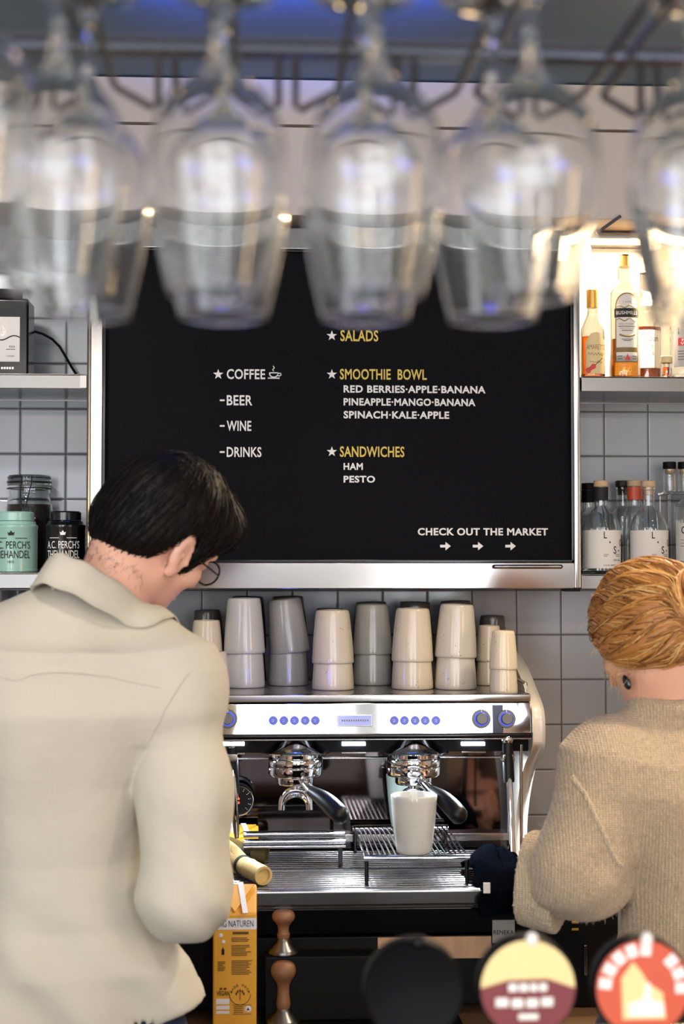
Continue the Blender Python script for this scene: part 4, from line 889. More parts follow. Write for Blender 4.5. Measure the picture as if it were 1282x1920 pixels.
# ================================================================== bamboo whisks, cartons, cloth
def whisk(a, b, label, ra, rb, m):
    "bamboo whisk lying from tine end a to handle end b"
    a, b = Vector(a), Vector(b); t = thing('bamboo_whisk', label, 'whisk', tuple(a.lerp(b, .5)), 'bamboo whisks on the drip tray')
    L = (b - a).length; mm = axis_m(a, b); h0 = L * .62
    w = MB().lathe([(1e-5, h0), (rb * .93, h0), (rb * .96, h0 + L * .10), (rb * 1.03, h0 + L * .115), (rb * .96, h0 + L * .13), (rb * .98, L * .96), (rb * .96, L), (rb * .72, L), (rb * .70, L - .006), (1e-5, L - .006)], 28, mm); w.build('handle', m, t)
    w = MB().lathe([(rb * .9, h0 - .006), (rb * 1.04, h0 - .006), (rb * 1.06, h0 - .002), (rb * 1.0, h0 + .002), (rb * .9, h0 + .002)], 28, mm); w.build('thread', 'ink_black', t)
    w = MB(); n = 44
    for k in range(n):
        an = 2 * PI * k / n; pts = []
        for j in range(9):
            s = j / 8; r = rb * .8 + (ra - rb * .8) * math.sin(min(1, s * 1.15) * PI / 2) - (ra * .25 * max(0, s - .8) * 5)
            pts.append(mm @ Vector((r * math.cos(an), r * math.sin(an), h0 * (1 - s))))
        w.tube(pts, [.0009] * 8 + [.0005], 4)
    w.lathe([(rb * .5, h0), (rb * .55, h0 * .6), (rb * .3, h0 * .15)], 16, mm); w.build('tines', m, t); return t
r_ = .019
e = Pz(494, 1636, ZD + .0195); s = Pz(400, 1598, ZD + .030)
whisk((s.x, s.y + .02, ZD + .031), (e.x, e.y - .03, ZD + .0195), 'light bamboo whisk with pale handle lying nearest on the drip tray', .030, .0185, 'bamboo')
e = Pz(500, 1602, ZD + .0195); s = Pz(400, 1590, ZD + .025)
whisk((s.x, s.y - .01, ZD + .028), (e.x, e.y, ZD + .019), 'darker bamboo whisk lying behind the pale one on the tray', .027, .0175, 'bamboo_dark')
def carton(name, label, pxl, pxr, Y, depth, zbase, H, yaw=0, front_print=True, cap=False):
    a, b = P(pxl, 1800, Y), P(pxr, 1800, Y); wd = b.x - a.x; cx = (a.x + b.x) / 2; t = thing(name, label, 'carton', (cx, Y + depth / 2, zbase), 'yellow oat drink cartons')
    zs_ = zbase + H * .83; e = .002
    v = [(a.x, Y, zbase), (b.x, Y, zbase), (b.x, Y + depth, zbase), (a.x, Y + depth, zbase), (a.x, Y, zs_), (b.x, Y, zs_), (b.x, Y + depth, zbase + H * .985), (a.x, Y + depth, zbase + H * .985)]
    f = [(3, 2, 1, 0), (0, 1, 5, 4), (1, 2, 6, 5), (2, 3, 7, 6), (3, 0, 4, 7), (4, 5, 6, 7)]
    bm = bmesh.new(); vv = [bm.verts.new(x) for x in v]; [bm.faces.new([vv[i] for i in q]) for q in f]; bmesh.ops.bevel(bm, geom=bm.edges[:], offset=.003, segments=2, profile=.5, affect='EDGES'); bm.verts.index_update()
    w = MB(); w.add([x.co.copy() for x in bm.verts], [[x.index for x in q.verts] for q in bm.faces], False); bm.free(); w.build('body', 'carton_yellow', t)
    w = MB(); tf = Vector((cx - wd * .49, Y + depth * .02, zs_ + .0015)); q = lambda u, s: Vector((a.x + wd * u, Y + depth * s - .0012, zs_ + (H * .155) * s + .0012))
    # folded triangle flap and white seal strip on the sloped top
    w.add([q(.06, .93), q(.94, .93), q(.50, .02), q(.06, .93) + Vector((0, -.001, .002)), q(.94, .93) + Vector((0, -.001, .002)), q(.50, .02) + Vector((0, -.001, .002))], [(0, 2, 1), (3, 4, 5), (0, 1, 4, 3), (1, 2, 5, 4), (2, 0, 3, 5)], False); w.build('flap', 'carton_yellow', t)
    w = MB(); up = Vector((0, -.0013, .0026)); p0, p1, p2, p3 = q(.55, .98) + up, q(.68, .98) + up, q(.80, -.05) + up, q(.68, -.05) + up; d = Vector((0, -.0006, .001))
    w.add([p0, p1, p2, p3, p0 + d, p1 + d, p2 + d, p3 + d], [(3, 2, 1, 0), (4, 5, 6, 7), (0, 1, 5, 4), (1, 2, 6, 5), (2, 3, 7, 6), (3, 0, 4, 7)], False); w.build('seal_strip', 'carton_white', t)
    if cap: w = MB(); k = q(.32, .5); w.cyl(k, k + Vector((-.004, -.010, .020)), .016, 28, bev=.002); w.build('cap', 'carton_white', t)
    return t, cx, wd
YCt = 2.735; zc0 = ZC + .0006; Hc = zat(1652, YCt + .06) - zc0
ct, ccx, cwd = carton('milk_carton', 'yellow oat drink carton standing on the counter beside the man', 399, 481, YCt, .066, zc0, Hc)
YF2 = YCt - .0006
w = MB(); w.bx(400, 1722, 481, 1743, YF2, .0008); w.build('white_band', 'carton_white', ct)
w = MB(); put_text(w, 'IAG NATUREN', flat_fn(409, 1726, 475, 1738, YF2 - .0008, .0008), 0, -.008); w.build('lettering', 'ink_black', ct)
w = MB(); put_text(w, 'VEGAN', flat_fn(406, 1858, 430, 1867, YF2, .0006), 0, .03)
for sg in (-1, 1):
    c = P(418 + sg * 4, 1854, YF2); w.ell((c.x, c.y, c.z), (.0028, .0006, .0022), 8, T((0, 0, 0)))
c = P(450, 1864, YF2)
for k, ch in enumerate('MADE FROM'):
    if ch == ' ': continue
    an = math.radians(165 - 150 * k / 8); cc = Vector((c.x + .0155 * math.cos(an), YF2, c.z + .0155 * math.sin(an))); ra = an - PI / 2; hx, hz = .0034, .0042
    put_text(w, ch, lambda u, v, d, cc=cc, ra=ra: (cc.x + (u - .5) * hx * math.cos(ra) - (v - .5) * hz * math.sin(ra), YF2 + d * .0006, cc.z + (u - .5) * hx * math.sin(ra) + (v - .5) * hz * math.cos(ra)), 0, .02)
for k in range(5):
    an = math.radians(20 + 35 * k); w.ell((c.x + .007 * math.cos(an), YF2, c.z - .002 + .008 * math.sin(an)), (.0016, .0005, .0028), 6)
w.tube([(c.x, YF2, c.z - .010), (c.x, YF2, c.z + .007)], .0007, 5)
w.tube([(c.x + .0185 * math.cos(a), YF2, c.z + .0185 * math.sin(a)) for a in [math.radians(180 + 9 * k) for k in range(21)]], .0006, 5); w.build('stamp', 'ink_brown', ct)
w = MB(); rnd = random.Random(3)
w.bx(436, 1747, 466, 1752, YF2, .0005)
for blk in ((1758, 3), (1772, 7), (1801, 9)):
    for k in range(blk[1]):
        yy = blk[0] + k * 3.1; w.bx(434, yy, 460 + rnd.random() * 13, yy + 1.4, YF2, .0005)
for k in range(6): w.bx(408, 1803 + k * 3.2, 418 + rnd.random() * 6, 1804.6 + k * 3.2, YF2, .0005)
for (xa, ya_, xb, yb_) in ((436, 1884, 471, 1885), (436, 1901, 471, 1902)): w.bx(xa, ya_, xb, yb_, YF2, .0005)
for k in range(4): w.bx(438, 1887 + k * 3.5, 456, 1888.3 + k * 3.5, YF2, .0005)
w.build('small_print', 'ink_brown', ct)
w = MB()
for (xa, ya_, xb, yb_) in ((405, 1873, 430, 1883), (405, 1886, 430, 1893), (405, 1896, 430, 1901)): w.bx(xa, ya_, xb, yb_, YF2, .0005)
for (px, py, r) in ((414, 1754, 4), (419, 1766, 3.4), (465, 1892, 6)): c = P(px, py, YF2); w.ell((c.x, c.y, c.z), (r * YF2 / F, .0005, r * YF2 / F), 10)
w.build('white_symbols', 'carton_white', ct)
w = MB(); c = P(418, 1785, YF2); w.box((c.x, c.y, c.z), (.005, .001, .010), .0004); w.box((c.x, c.y, c.z + .006), (.002, .001, .004), .0003); c = P(465, 1892, YF2 - .0006); w.prism([(c.x - .003, c.z - .002), (c.x + .003, c.z - .002), (c.x, c.z + .003)], c.y, c.y + .0004); w.build('dark_symbols', 'ink_black', ct)
# second carton behind on the tray
yc2 = 3.125; h2 = zat(1546, yc2 + .06) - ZD; ct2, _, _ = carton('milk_carton', 'yellow oat drink carton with white screw cap standing at the tray behind the whisks', 408, 484, yc2, .066, ZD + .0006, h2, cap=True)
# black cloth draped over the right end of the drip tray
rnd = random.Random(11); G = []
xa, xb = P(893, 1640, 2.82).x, P(992, 1640, 2.82).x
path = []
for j in range(46):
    s = j / 45
    if s < .62: path.append((3.02 - (3.02 - 2.795) * s / .62, ZD + .012 + .030 * math.sin(s / .62 * PI) ** .8))
    else: k = (s - .62) / .38; path.append((2.786 - .012 * math.sin(k * PI * .5), ZD + .010 - .040 * k))
for j, (yy, zz) in enumerate(path):
    row = []
    for i in range(40):
        u = i / 39; n1 = mnoise.noise(Vector((u * 3.2, j * .13, 1.3))); n2 = mnoise.noise(Vector((u * 8, j * .3, 7.3))); s = j / 45
        lift = .018 * n1 + .007 * n2; edge = min(u, 1 - u) * 5; edge = min(1, edge)
        x = xa + (xb - xa) * u + .006 * n2 + .010 * (n1 if u < .3 else 0)
        if s < .62: row.append((x, yy, max(ZD + .004, zz * 1 + lift * edge - .022 * (1 - edge) * .6 + .016 * math.sin(u * PI))))
        else: row.append((x, yy - abs(lift) * .9 - .012 * edge, zz + .010 * n1))
    G.append(row)
w = MB(); w.sheet(G); ck = w.build('bar_cloth', 'black_cloth', None, fix=False)
md = ck.modifiers.new('thickness', 'SOLIDIFY'); md.thickness = .004; md.offset = 0; md = ck.modifiers.new('smooth', 'SUBSURF'); md.levels = 1; md.render_levels = 1
tag(ck, 'crumpled black bar cloth draped over the right end of the drip tray', 'cloth')
MB().bx(906, 1655, 919, 1675, 2.752, .0015, .0004).build('care_tag', 'badge_white', ck, 'white tag sewn into the cloth'); MB().bx(962, 1672, 986, 1675, 2.752, .0015, .0004).build('hem_label', 'badge_white', ck, 'thin white label at the cloth hem')
# black knock box right of the machine
a, b = P(1034, 1800, 2.86), P(1160, 1800, 2.86); t = thing('knock_box', 'black steel knock box on the counter right of the coffee machine', 'knock box', ((a.x + b.x) / 2, 2.94, ZC + .0006))
zt4 = zat(1706, 2.86); MB().box(((a.x + b.x) / 2, 2.94, (ZC + .001 + zt4) / 2), (b.x - a.x, .16, zt4 - ZC - .001), .006).build('body', 'black_matte', t)
w = MB()
for py in (1728, 1741): w.bx(1072, py, 1085, py + 4, 2.852, .006, .001)
w.build('latch', 'gold_cap', t); MB().bx(1095, 1772, 1101, 1830, 2.852, .006, .002).build('handle', 'steel_smooth', t)
# ================================================================== beer taps on the front counter
YT = 1.45; ztc = 1.0505
tw = thing('beer_tower', 'beer tap tower on the front counter carrying three round badges', 'beer tap', (P(988, 1900, YT).x, YT + .08, ztc))
zb_ = zat(1992, YT + .06); xs = [P(px, 1850, YT).x for px in (775, 988, 1203)]
w = MB(); w.cyl((xs[0] - .07, YT + .075, zb_), (xs[2] + .07, YT + .075, zb_), .026, 28, bev=.006)
for xx in (xs[0], xs[2]): w.cyl((xx, YT + .08, ztc), (xx, YT + .08, zb_ - .02), .024, 24); w.cyl((xx, YT + .08, ztc), (xx, YT + .08, ztc + .010), .045, 28, bev=.002)
w.build('pipe', 'steel_smooth', tw)
for k, px in enumerate((775, 988, 1203)):
    c = P(px, 1850 if k else 1856, YT); r = 93 * YT / F; ax = T((c.x, YT, c.z), rx=PI / 2)
    tp = MB(); tp.cyl((c.x, YT + .075, zb_ + .02), (c.x, YT + .030, c.z - r * .6), .010, 16); tp.tube([(c.x, YT + .05, zb_), (c.x, YT + .03, zb_ - .03), (c.x, YT + .02, zb_ - .075)], .009, 12); tp = tp.build('tap', 'steel_smooth', tw)
    bg = MB().lathe([(1e-5, -.022), (r * .96, -.022), (r, -.018), (r, .002), (r * .97, .005), (r * .93, .004), (1e-5, .0035)], 56, ax).build('badge', 'badge_black', tp)
    pin = MB(); pin.ell((c.x + .004, YT - .004, c.z + r * .97), (.006, .006, .007), 10)
    if k == 0:
        pin.build('pin', 'black_plastic', bg); continue
    pin.build('pin', 'badge_white', bg)
    def face(poly, m, lift, name): MB().prism([(c.x + x * r, c.z + z * r) for x, z in poly], YT - .0045 - lift, YT - .0042 - lift + .0004).build(name, m, bg)
    circ = lambda rr, a0, a1, n=40: [(rr * math.cos(math.radians(a0 + (a1 - a0) * i / n)), rr * math.sin(math.radians(a0 + (a1 - a0) * i / n))) for i in range(n + 1)]
    rr_ = lambda x0, z0, x1, z1: [(x0, z0), (x1, z0), (x1, z1), (x0, z1)]
    if k == 1:
        face(circ(.97, -8, 188), 'badge_cream', 0, 'upper_field'); face(circ(.97, 180, 360)[::1], 'maroon', .0002, 'lower_field')
        face([(-.97, 0), (-.4, .16), (.4, .18), (.97, -.02), (.9, -.14), (-.9, -.14)], 'maroon', .0006, 'banner')
        w = MB()
        for (x0_, z0_, x1_, z1_) in ((-.40, -.06, -.22, .10), (-.18, -.06, 0, .10), (.04, -.06, .18, .10), (.22, -.06, .38, .10), (-.66, -.36, -.40, -.18), (-.34, -.38, -.10, -.20), (-.04, -.38, .20, -.20), (.26, -.36, .50, -.18), (-.2, -.62, .2, -.5)):
            w.box((c.x + (x0_ + x1_) / 2 * r, YT - .0062, c.z + (z0_ + z1_) / 2 * r), ((x1_ - x0_) * r, .001, (z1_ - z0_) * r), .0004)
        w.build('lettering', 'badge_white', bg)
    else:
        face(circ(.97, 0, 360), 'badge_red', 0, 'field')
        w = MB()
        for i in range(9):
            if i == 5: continue
            an = math.radians(172 - 21.5 * i); w.box((0, 0, 0), (.22 * r, .001, .26 * r), .0015, Matrix.Translation((c.x + .78 * r * math.cos(an), YT - .0060, c.z + .78 * r * math.sin(an))) @ Euler((0, -(an - PI / 2), 0)).to_matrix().to_4x4())
        w.build('lettering', 'badge_white', bg)
        face([(-.42, -.62), (-.44, .2), (-.2, .52), (-.02, .3), (.1, .1), (.4, -.1), (.46, -.62)], 'badge_cream', .0004, 'emblem'); face([(-.3, -.56), (-.3, -.3), (0, -.22), (.05, .1), (.14, .1), (.18, -.24), (.42, -.3), (.42, -.56)], 'badge_white', .0009, 'emblem_figure')
# ================================================================== overhead shelf, wire rack and hanging glasses
ZRk = 2.080; PITCHX = .0914
zsh = P(641, 100, 1.2).z
rk = ov = thing('glass_rack', 'grey wire glass rack hung from the ceiling with upside down wine glasses', 'rack', (.15, .85, zsh))
w = MB(); w.box((.2, 1.176, zsh - .006), (2.6, .018, .012), .003); w.build('rear_rail', 'dark_steel', ov)
w = MB(); w.box((.2, .47, zsh - .006), (2.6, .018, .012), .003); w.build('front_rail', 'dark_steel', ov)
for xx in (-1.05, 1.45):
    w = MB(); w.box((xx, .823, zsh - .006), (.018, .687, .012), .003); w.build('side_rail', 'dark_steel', ov)
    for yy in (.48, 1.176): MB().cyl((xx, yy, zsh + .0005), (xx, yy, ROOM['zc'] - .001), .006, 12).build('hanger_rod', 'dark_steel', ov)
sl_ = thing('strip_lamp', 'long slim strip lamp hung from the ceiling above the glass rack', 'light', (.2, .99, 2.36)); MB().box((.2, .99, 2.36), (2.24, .03, .05), .004).build('housing', 'steel', sl_)  # added housing for the soffit fill, out of frame
for xx in (-.8, 1.2): MB().cyl((xx, .99, 2.3855), (xx, .99, ROOM['zc'] - .001), .003, 8).build('cable', 'dark_steel', sl_)
C1 = [P(px, 430, .88).x for px in (105, 407, 704, 996, 1306)]; C1 = [C1[0] - PITCHX * 1.02] + C1 + [C1[-1] + PITCHX]
YE = 1.163
for i in range(len(C1) - 1):
    xl_, xr_ = C1[i] + .0075, C1[i + 1] - .0075; xm = (xl_ + xr_) / 2
    for x_run, x_mid in ((xl_, xm - .0065), (xr_, xm + .0065)):
        sg = 1 if x_mid > x_run else -1
        pts = [(x_run, .47, zsh - .004), (x_run, .475, ZRk + .004), (x_run, .482, ZRk), (x_run, .80, ZRk), (x_run, YE - .012, ZRk), (x_run + sg * .002, YE - .004, ZRk), (x_mid - sg * .004, YE, ZRk - .013), (x_mid, YE, ZRk - .010), (x_mid, YE, zsh - .0125)]
        MB().tube(pts, .0028, 8).build('wire', 'wire', rk)
GP = smooth_prof([(.0022, .0), (.012, .0012), (.026, .0028), (.0335, .0042), (.0342, .0048)], 3)
def glass_prof(H_foot=0.0, stem=.078, bowl=.130, R=.0395, rim=.0272):
    "outer foot-stem-bowl then inner bowl, built hanging: foot at the top z=0, rim down at -H"
    zb0 = -stem; foot = [(1e-5, .0042), (.012, .0036), (.028, .0016), (.0340, .0010), (.0346, 0), (.0340, -.0010), (.024, -.0026), (.012, -.0052), (.006, -.011), (.0040, -.022), (.0035, -.040), (.0035, -.058), (.0044, -.070), (.0085, zb0 - .001)]
    bo = smooth_prof([(.0085, zb0 - .001), (.018, zb0 - .007), (.029, zb0 - .018), (.0368, zb0 - .034), (R, zb0 - .052), (R * .985, zb0 - .068), (R * .90, zb0 - .092), (R * .78, zb0 - .115), (rim, zb0 - bowl)], 5)
    wl_ = .0011; rimr = [(rim - .0003, zb0 - bowl - .0006), (rim - .0008, zb0 - bowl - .0006)]
    bi = []
    for i in range(len(bo) - 1, 2, -1):
        (ra, za), (rb, zb_) = bo[max(i - 1, 0)], bo[min(i + 1, len(bo) - 1)]; t = Vector((rb - ra, zb_ - za)).normalized(); q = Vector(bo[i]) + Vector((t.y, -t.x)) * wl_
        if q.x > .004: bi.append((q.x, q.y if i < len(bo) - 1 else zb0 - bowl))
    bi.append((1e-5, bi[-1][1] + .0006))
    return foot + bo[1:] + rimr + bi
proto = None
def wine_glass(px, Y, label):
    global proto
    x = P(px, 430, Y).x
    if proto is None:
        proto = MB().lathe(glass_prof(), 56).build('wine_glass', 'wine_glass'); o = proto
    else: o = proto.copy(); COL.objects.link(o)
    o.location = (x, Y, ZRk + .0035); o.rotation_euler.z = random.random() * 6
    return tag(o, label, 'wine glass', 'wine glasses hanging from the rack')
for k, px in enumerate((105, 407, 704, 996, 1306)):
    wine_glass(px, .88, '%s wine glass from the left in the nearest hanging row' % ORD[k])
for k, px in enumerate((162, 420, 684, 922, 1302)):
    wine_glass(px, .965, '%s wine glass from the left in the farther hanging row' % ORD[k])
wine_glass(-78, .80, 'partly cut off wine glass at the extreme left edge of the hanging rack')
# ================================================================== people: smooth blended bodies
def A3(v): return np.array((v[0], v[1], v[2]), dtype=np.float64)
def s_ell(p, c, r, Rm=None):
    q = p - A3(c)
    if Rm is not None: q = q @ Rm
    r = np.array(r, dtype=np.float64); k0 = np.sqrt(((q / r) ** 2).sum(1)); k1 = np.sqrt(((q / r ** 2) ** 2).sum(1)) + 1e-9; return k0 * (k0 - 1) / k1
def s_cone(p, a, b, ra, rb):
    a, b = A3(a), A3(b); ba = b - a; h = np.clip(((p - a) @ ba) / (ba @ ba), 0, 1); return np.sqrt(((p - a - h[:, None] * ba) ** 2).sum(1)) - (ra + (rb - ra) * h)
def s_chain(p, pts, rad, k=.01):
    d = None
    for i in range(len(pts) - 1):
        e = s_cone(p, pts[i], pts[i + 1], rad[i], rad[i + 1]); d = e if d is None else smin(d, e, k)
    return d
def s_tube(p, rows):
    "stack of ellipses: rows (z, cx, cy, rx, ry) from low to high"
    z = p[:, 2]; R = np.array(rows); f = [np.interp(z, R[:, 0], R[:, i]) for i in range(1, 5)]; mn = np.minimum(f[2], f[3])
    q = np.sqrt(((p[:, 0] - f[0]) / f[2]) ** 2 + ((p[:, 1] - f[1]) / f[3]) ** 2); d = (q - 1) * mn * .92
    zl, zh = R[0, 0], R[-1, 0]; return np.maximum(d, np.maximum(zl - z, z - zh))
def s_torus(p, c, ax, R, r):
    ax = A3(ax) / np.linalg.norm(A3(ax)); q = p - A3(c); h = q @ ax; rad = np.sqrt(np.maximum((q ** 2).sum(1) - h * h, 0)); return np.sqrt((rad - R) ** 2 + h * h) - r
def smin(a, b, k): h = np.maximum(k - np.abs(a - b), 0) / k; return np.minimum(a, b) - h * h * k * .25
def smax(a, b, k): return -smin(-a, -b, k)
def mesh_sdf(fn, lo, hi, h, B=10):
    lo = np.array(lo, float); n = np.ceil((np.array(hi, float) - lo) / h / B).astype(int); N = n * B
    bi = np.stack(np.meshgrid(*[np.arange(k) for k in n], indexing='ij'), -1).reshape(-1, 3); cen = lo + (bi + .5) * B * h; d = fn(cen)
    V = np.ones(tuple(N + 1), np.float32); act = np.abs(d) < B * h * 1.35
    for b, dd in zip(bi[~act], d[~act]):
        if dd < 0: V[b[0] * B:b[0] * B + B + 1, b[1] * B:b[1] * B + B + 1, b[2] * B:b[2] * B + B + 1] = -1
    loc = np.stack(np.meshgrid(*[np.arange(B + 1)] * 3, indexing='ij'), -1).reshape(-1, 3); ab = bi[act]
    for s in range(0, len(ab), 120):
        ch = ab[s:s + 120]; pts = (lo + (ch[:, None, :] * B + loc[None]) * h).reshape(-1, 3); v = fn(pts).reshape(len(ch), B + 1, B + 1, B + 1)
        for b, x in zip(ch, v): V[b[0] * B:b[0] * B + B + 1, b[1] * B:b[1] * B + B + 1, b[2] * B:b[2] * B + B + 1] = x
    sg = V < 0; X, Y, Z = N; c8 = [(i, j, k) for i in (0, 1) for j in (0, 1) for k in (0, 1)]
    cnt = sum(sg[i:i + X, j:j + Y, k:k + Z].astype(np.int8) for i, j, k in c8); cells = np.argwhere((cnt > 0) & (cnt < 8)); idx = -np.ones((X, Y, Z), np.int32); idx[tuple(cells.T)] = np.arange(len(cells))
    acc = np.zeros((len(cells), 3)); num = np.zeros(len(cells))
    for a in c8:
        for ax in range(3):
            if a[ax]: continue
            b = list(a); b[ax] = 1; ca = cells + a; cb = cells + b; va = V[tuple(ca.T)]; vb = V[tuple(cb.T)]; m = (va < 0) != (vb < 0); t = np.where(m, va / np.where(m, va - vb, 1), 0)
            pos = ca + (cb - ca) * t[:, None]; acc[m] += pos[m]; num[m] += 1
    vs = lo + acc / num[:, None] * h; faces = []
    for ax in range(3):
        s0 = [slice(None)] * 3; s1 = [slice(None)] * 3; s0[ax] = slice(0, -1); s1[ax] = slice(1, None); e = np.argwhere(sg[tuple(s0)] != sg[tuple(s1)]); u, w = (ax + 1) % 3, (ax + 2) % 3
        ok = (e[:, u] > 0) & (e[:, w] > 0) & (e[:, u] < N[u]) & (e[:, w] < N[w]); e = e[ok]; fl = sg[tuple(e.T)]
        def at(du, dw): q = e.copy(); q[:, u] -= du; q[:, w] -= dw; return idx[tuple(q.T)]
        q = np.stack([at(1, 1), at(0, 1), at(0, 0), at(1, 0)], 1); q[~fl] = q[~fl][:, ::-1]; faces.append(q[(q >= 0).all(1)])
    return vs, np.concatenate(faces)
def obj_np(name, vs, fs, m, parent=None, label=None, relax=0):
    off = np.array(wloc(parent)) if parent is not None else 0
    me = bpy.data.meshes.new(name); me.from_pydata((vs - off).tolist(), [], fs.tolist()); me.polygons.foreach_set('use_smooth', [True] * len(fs)); me.materials.append(M(m))
    if relax:
        bm = bmesh.new(); bm.from_mesh(me)
        for _ in range(relax): bmesh.ops.smooth_vert(bm, verts=bm.verts, factor=.5, use_axis_x=True, use_axis_y=True, use_axis_z=True)
        bm.to_mesh(me); bm.free()
    me.update(); o = bpy.data.objects.new(name, me); COL.objects.link(o)
    if parent is not None: o.parent = parent
    if label: o['label'] = label
    return o
def fnoise(p, f, seed=0):
    "cheap smooth pseudo noise, about -1..1"
    r = np.random.RandomState(seed); o = np.zeros(len(p))
    for k in range(7):
        d = r.normal(size=3); d = d / np.linalg.norm(d) * np.array(f) * (.6 + .9 * r.rand()); o += np.sin(p @ d + r.rand() * 6.28)
    return o / 3.2
def grad(fn, p, e=.001):
    g = np.stack([fn(p + np.eye(3)[i] * e) - fn(p - np.eye(3)[i] * e) for i in range(3)], 1); return g / (np.linalg.norm(g, axis=1)[:, None] + 1e-9)
def head_sdf(p, C, Rm, female=False, ears=True):
    q = (p - A3(C)) @ Rm; s = .95 if female else 1.0; q = q / s; ax = q.copy(); ax[:, 0] = np.abs(ax[:, 0])
    d = s_ell(q, (0, -.015, .034), (.073, .096, .087)); d = smin(d, s_ell(q, (0, .032, -.040), (.058, .064, .078)), .03)
    d = smin(d, s_cone(ax, (.050, .002, -.055), (.014, .078, -.104), .018, .018), .03); d = smin(d, s_ell(q, (0, .080, -.106), (.022, .018, .018)), .02)
    d = smin(d, s_ell(ax, (.044, .058, -.016), (.024, .022, .020)), .02); d = smin(d, s_ell(q, (0, .080, .030), (.052, .016, .014)), .02)
    d = smax(d, -s_ell(ax, (.033, .100, .010), (.019, .016, .012)), .012); d = smin(d, s_ell(ax, (.032, .078, .008), (.0125, .0125, .0125)), .002)
    d = smin(d, s_cone(q, (0, .094, .022), (0, .116, -.026), .007, .0115), .012); d = smin(d, s_ell(ax, (.012, .104, -.030), (.008, .009, .007)), .006)
    d = smin(d, s_ell(q, (0, .096, -.062), (.022, .010, .0065)), .005); d = smin(d, s_ell(q, (0, .094, -.074), (.020, .010, .007)), .005)
    if ears:
        th = .25; er = .02; Re = np.array([[math.cos(er), -math.sin(er), 0], [math.sin(er), math.cos(er), 0], [0, 0, 1]]); Rt = np.array([[1, 0, 0], [0, math.cos(th), -math.sin(th)], [0, math.sin(th), math.cos(th)]])
        E = s_ell(ax, (.083, -.010, .004), (.0085, .0195, .0330), Re @ Rt); E = smin(E, s_ell(ax, (.079, .000, -.026), (.006, .010, .012)), .008)
        E = smax(E, -s_ell(ax, (.0940, -.006, .008), (.0100, .0125, .0215), Re @ Rt), .0025); E = smax(E, -s_ell(ax, (.0900, .001, -.006), (.0110, .0075, .0110), Re @ Rt), .002); E = smin(E, s_ell(ax, (.0835, .0105, -.004), (.0045, .0045, .0080)), .003); E = smin(E, s_ell(ax, (.0885, -.009, .006), (.0022, .0030, .0150), Re @ Rt), .003); E = smin(E, s_ell(ax, (.074, .002, -.004), (.009, .009, .016)), .005); d = smin(d, E, .005)
    return d * s
def hand_sdf(p, W, fwd, up, side, curl=.9):
    "open relaxed hand at wrist W pointing along fwd, back of the hand along up, thumb on side"
    fwd, up, side = [Vector(v).normalized() for v in (fwd, up, side)]; W = Vector(W); c = W + fwd * .045
    Rm = np.array([A3(side), A3(fwd), A3(up)]).T; d = s_ell(p, c, (.042, .052, .016), Rm)
    for k, (o, L) in enumerate(((.030, .070), (.011, .078), (-.009, .073), (-.028, .058))):
        a = W + fwd * .085 + side * o; b = a + (fwd * math.cos(.35 * curl) - up * math.sin(.35 * curl)) * L * .45; e = b + (fwd * math.cos(1.0 * curl) - up * math.sin(1.0 * curl)) * L * .32; g = e + (fwd * math.cos(1.6 * curl) - up * math.sin(1.6 * curl)) * L * .23
        d = smin(d, s_chain(p, [W + fwd * .05 + side * o * .8, a, b, e, g], [.010, .0092, .0085, .0076, .0066], .003), .006)
    a = W + fwd * .022 + side * .036; b = a + (fwd * .6 + side * .75 - up * .2).normalized() * .036; e = b + (fwd * .9 + side * .25 - up * .35).normalized() * .030
    return smin(d, s_chain(p, [W + fwd * .015 + side * .015, a, b, e], [.014, .0125, .0105, .008], .004), .008)
mat('skin_fair', (226, 176, 154), .5, sss=.12, var=(30, .06), bump=(260, .12)); mat('skin_warm', (222, 166, 136), .5, sss=.12, var=(30, .06), bump=(260, .12))
mat('hair_black', (10, 7, 6), .55, spec=.2, bump=(90, .6, .003), stretch=(1, 1, .15)); mat('hair_strand_black', (14, 9, 8), .5, spec=.22)
mat('hair_gold', (176, 116, 56), .45, var=(40, .3), bump=(60, .4, .003)); mat('hair_light', (242, 200, 128), .36); mat('hair_mid', (208, 148, 78), .36); mat('hair_deep', (118, 70, 32), .42)
mat('shirt_cotton', (200, 193, 176), .9, var=(5, .03), bump=(24, .45, .006), sheen=.15, spec=.2); mat('denim', (36, 48, 74), .85, bump=(500, .5)); mat('trouser_black', (18, 18, 20), .85, bump=(300, .3)); mat('shoe_black', (20, 19, 19), .5)
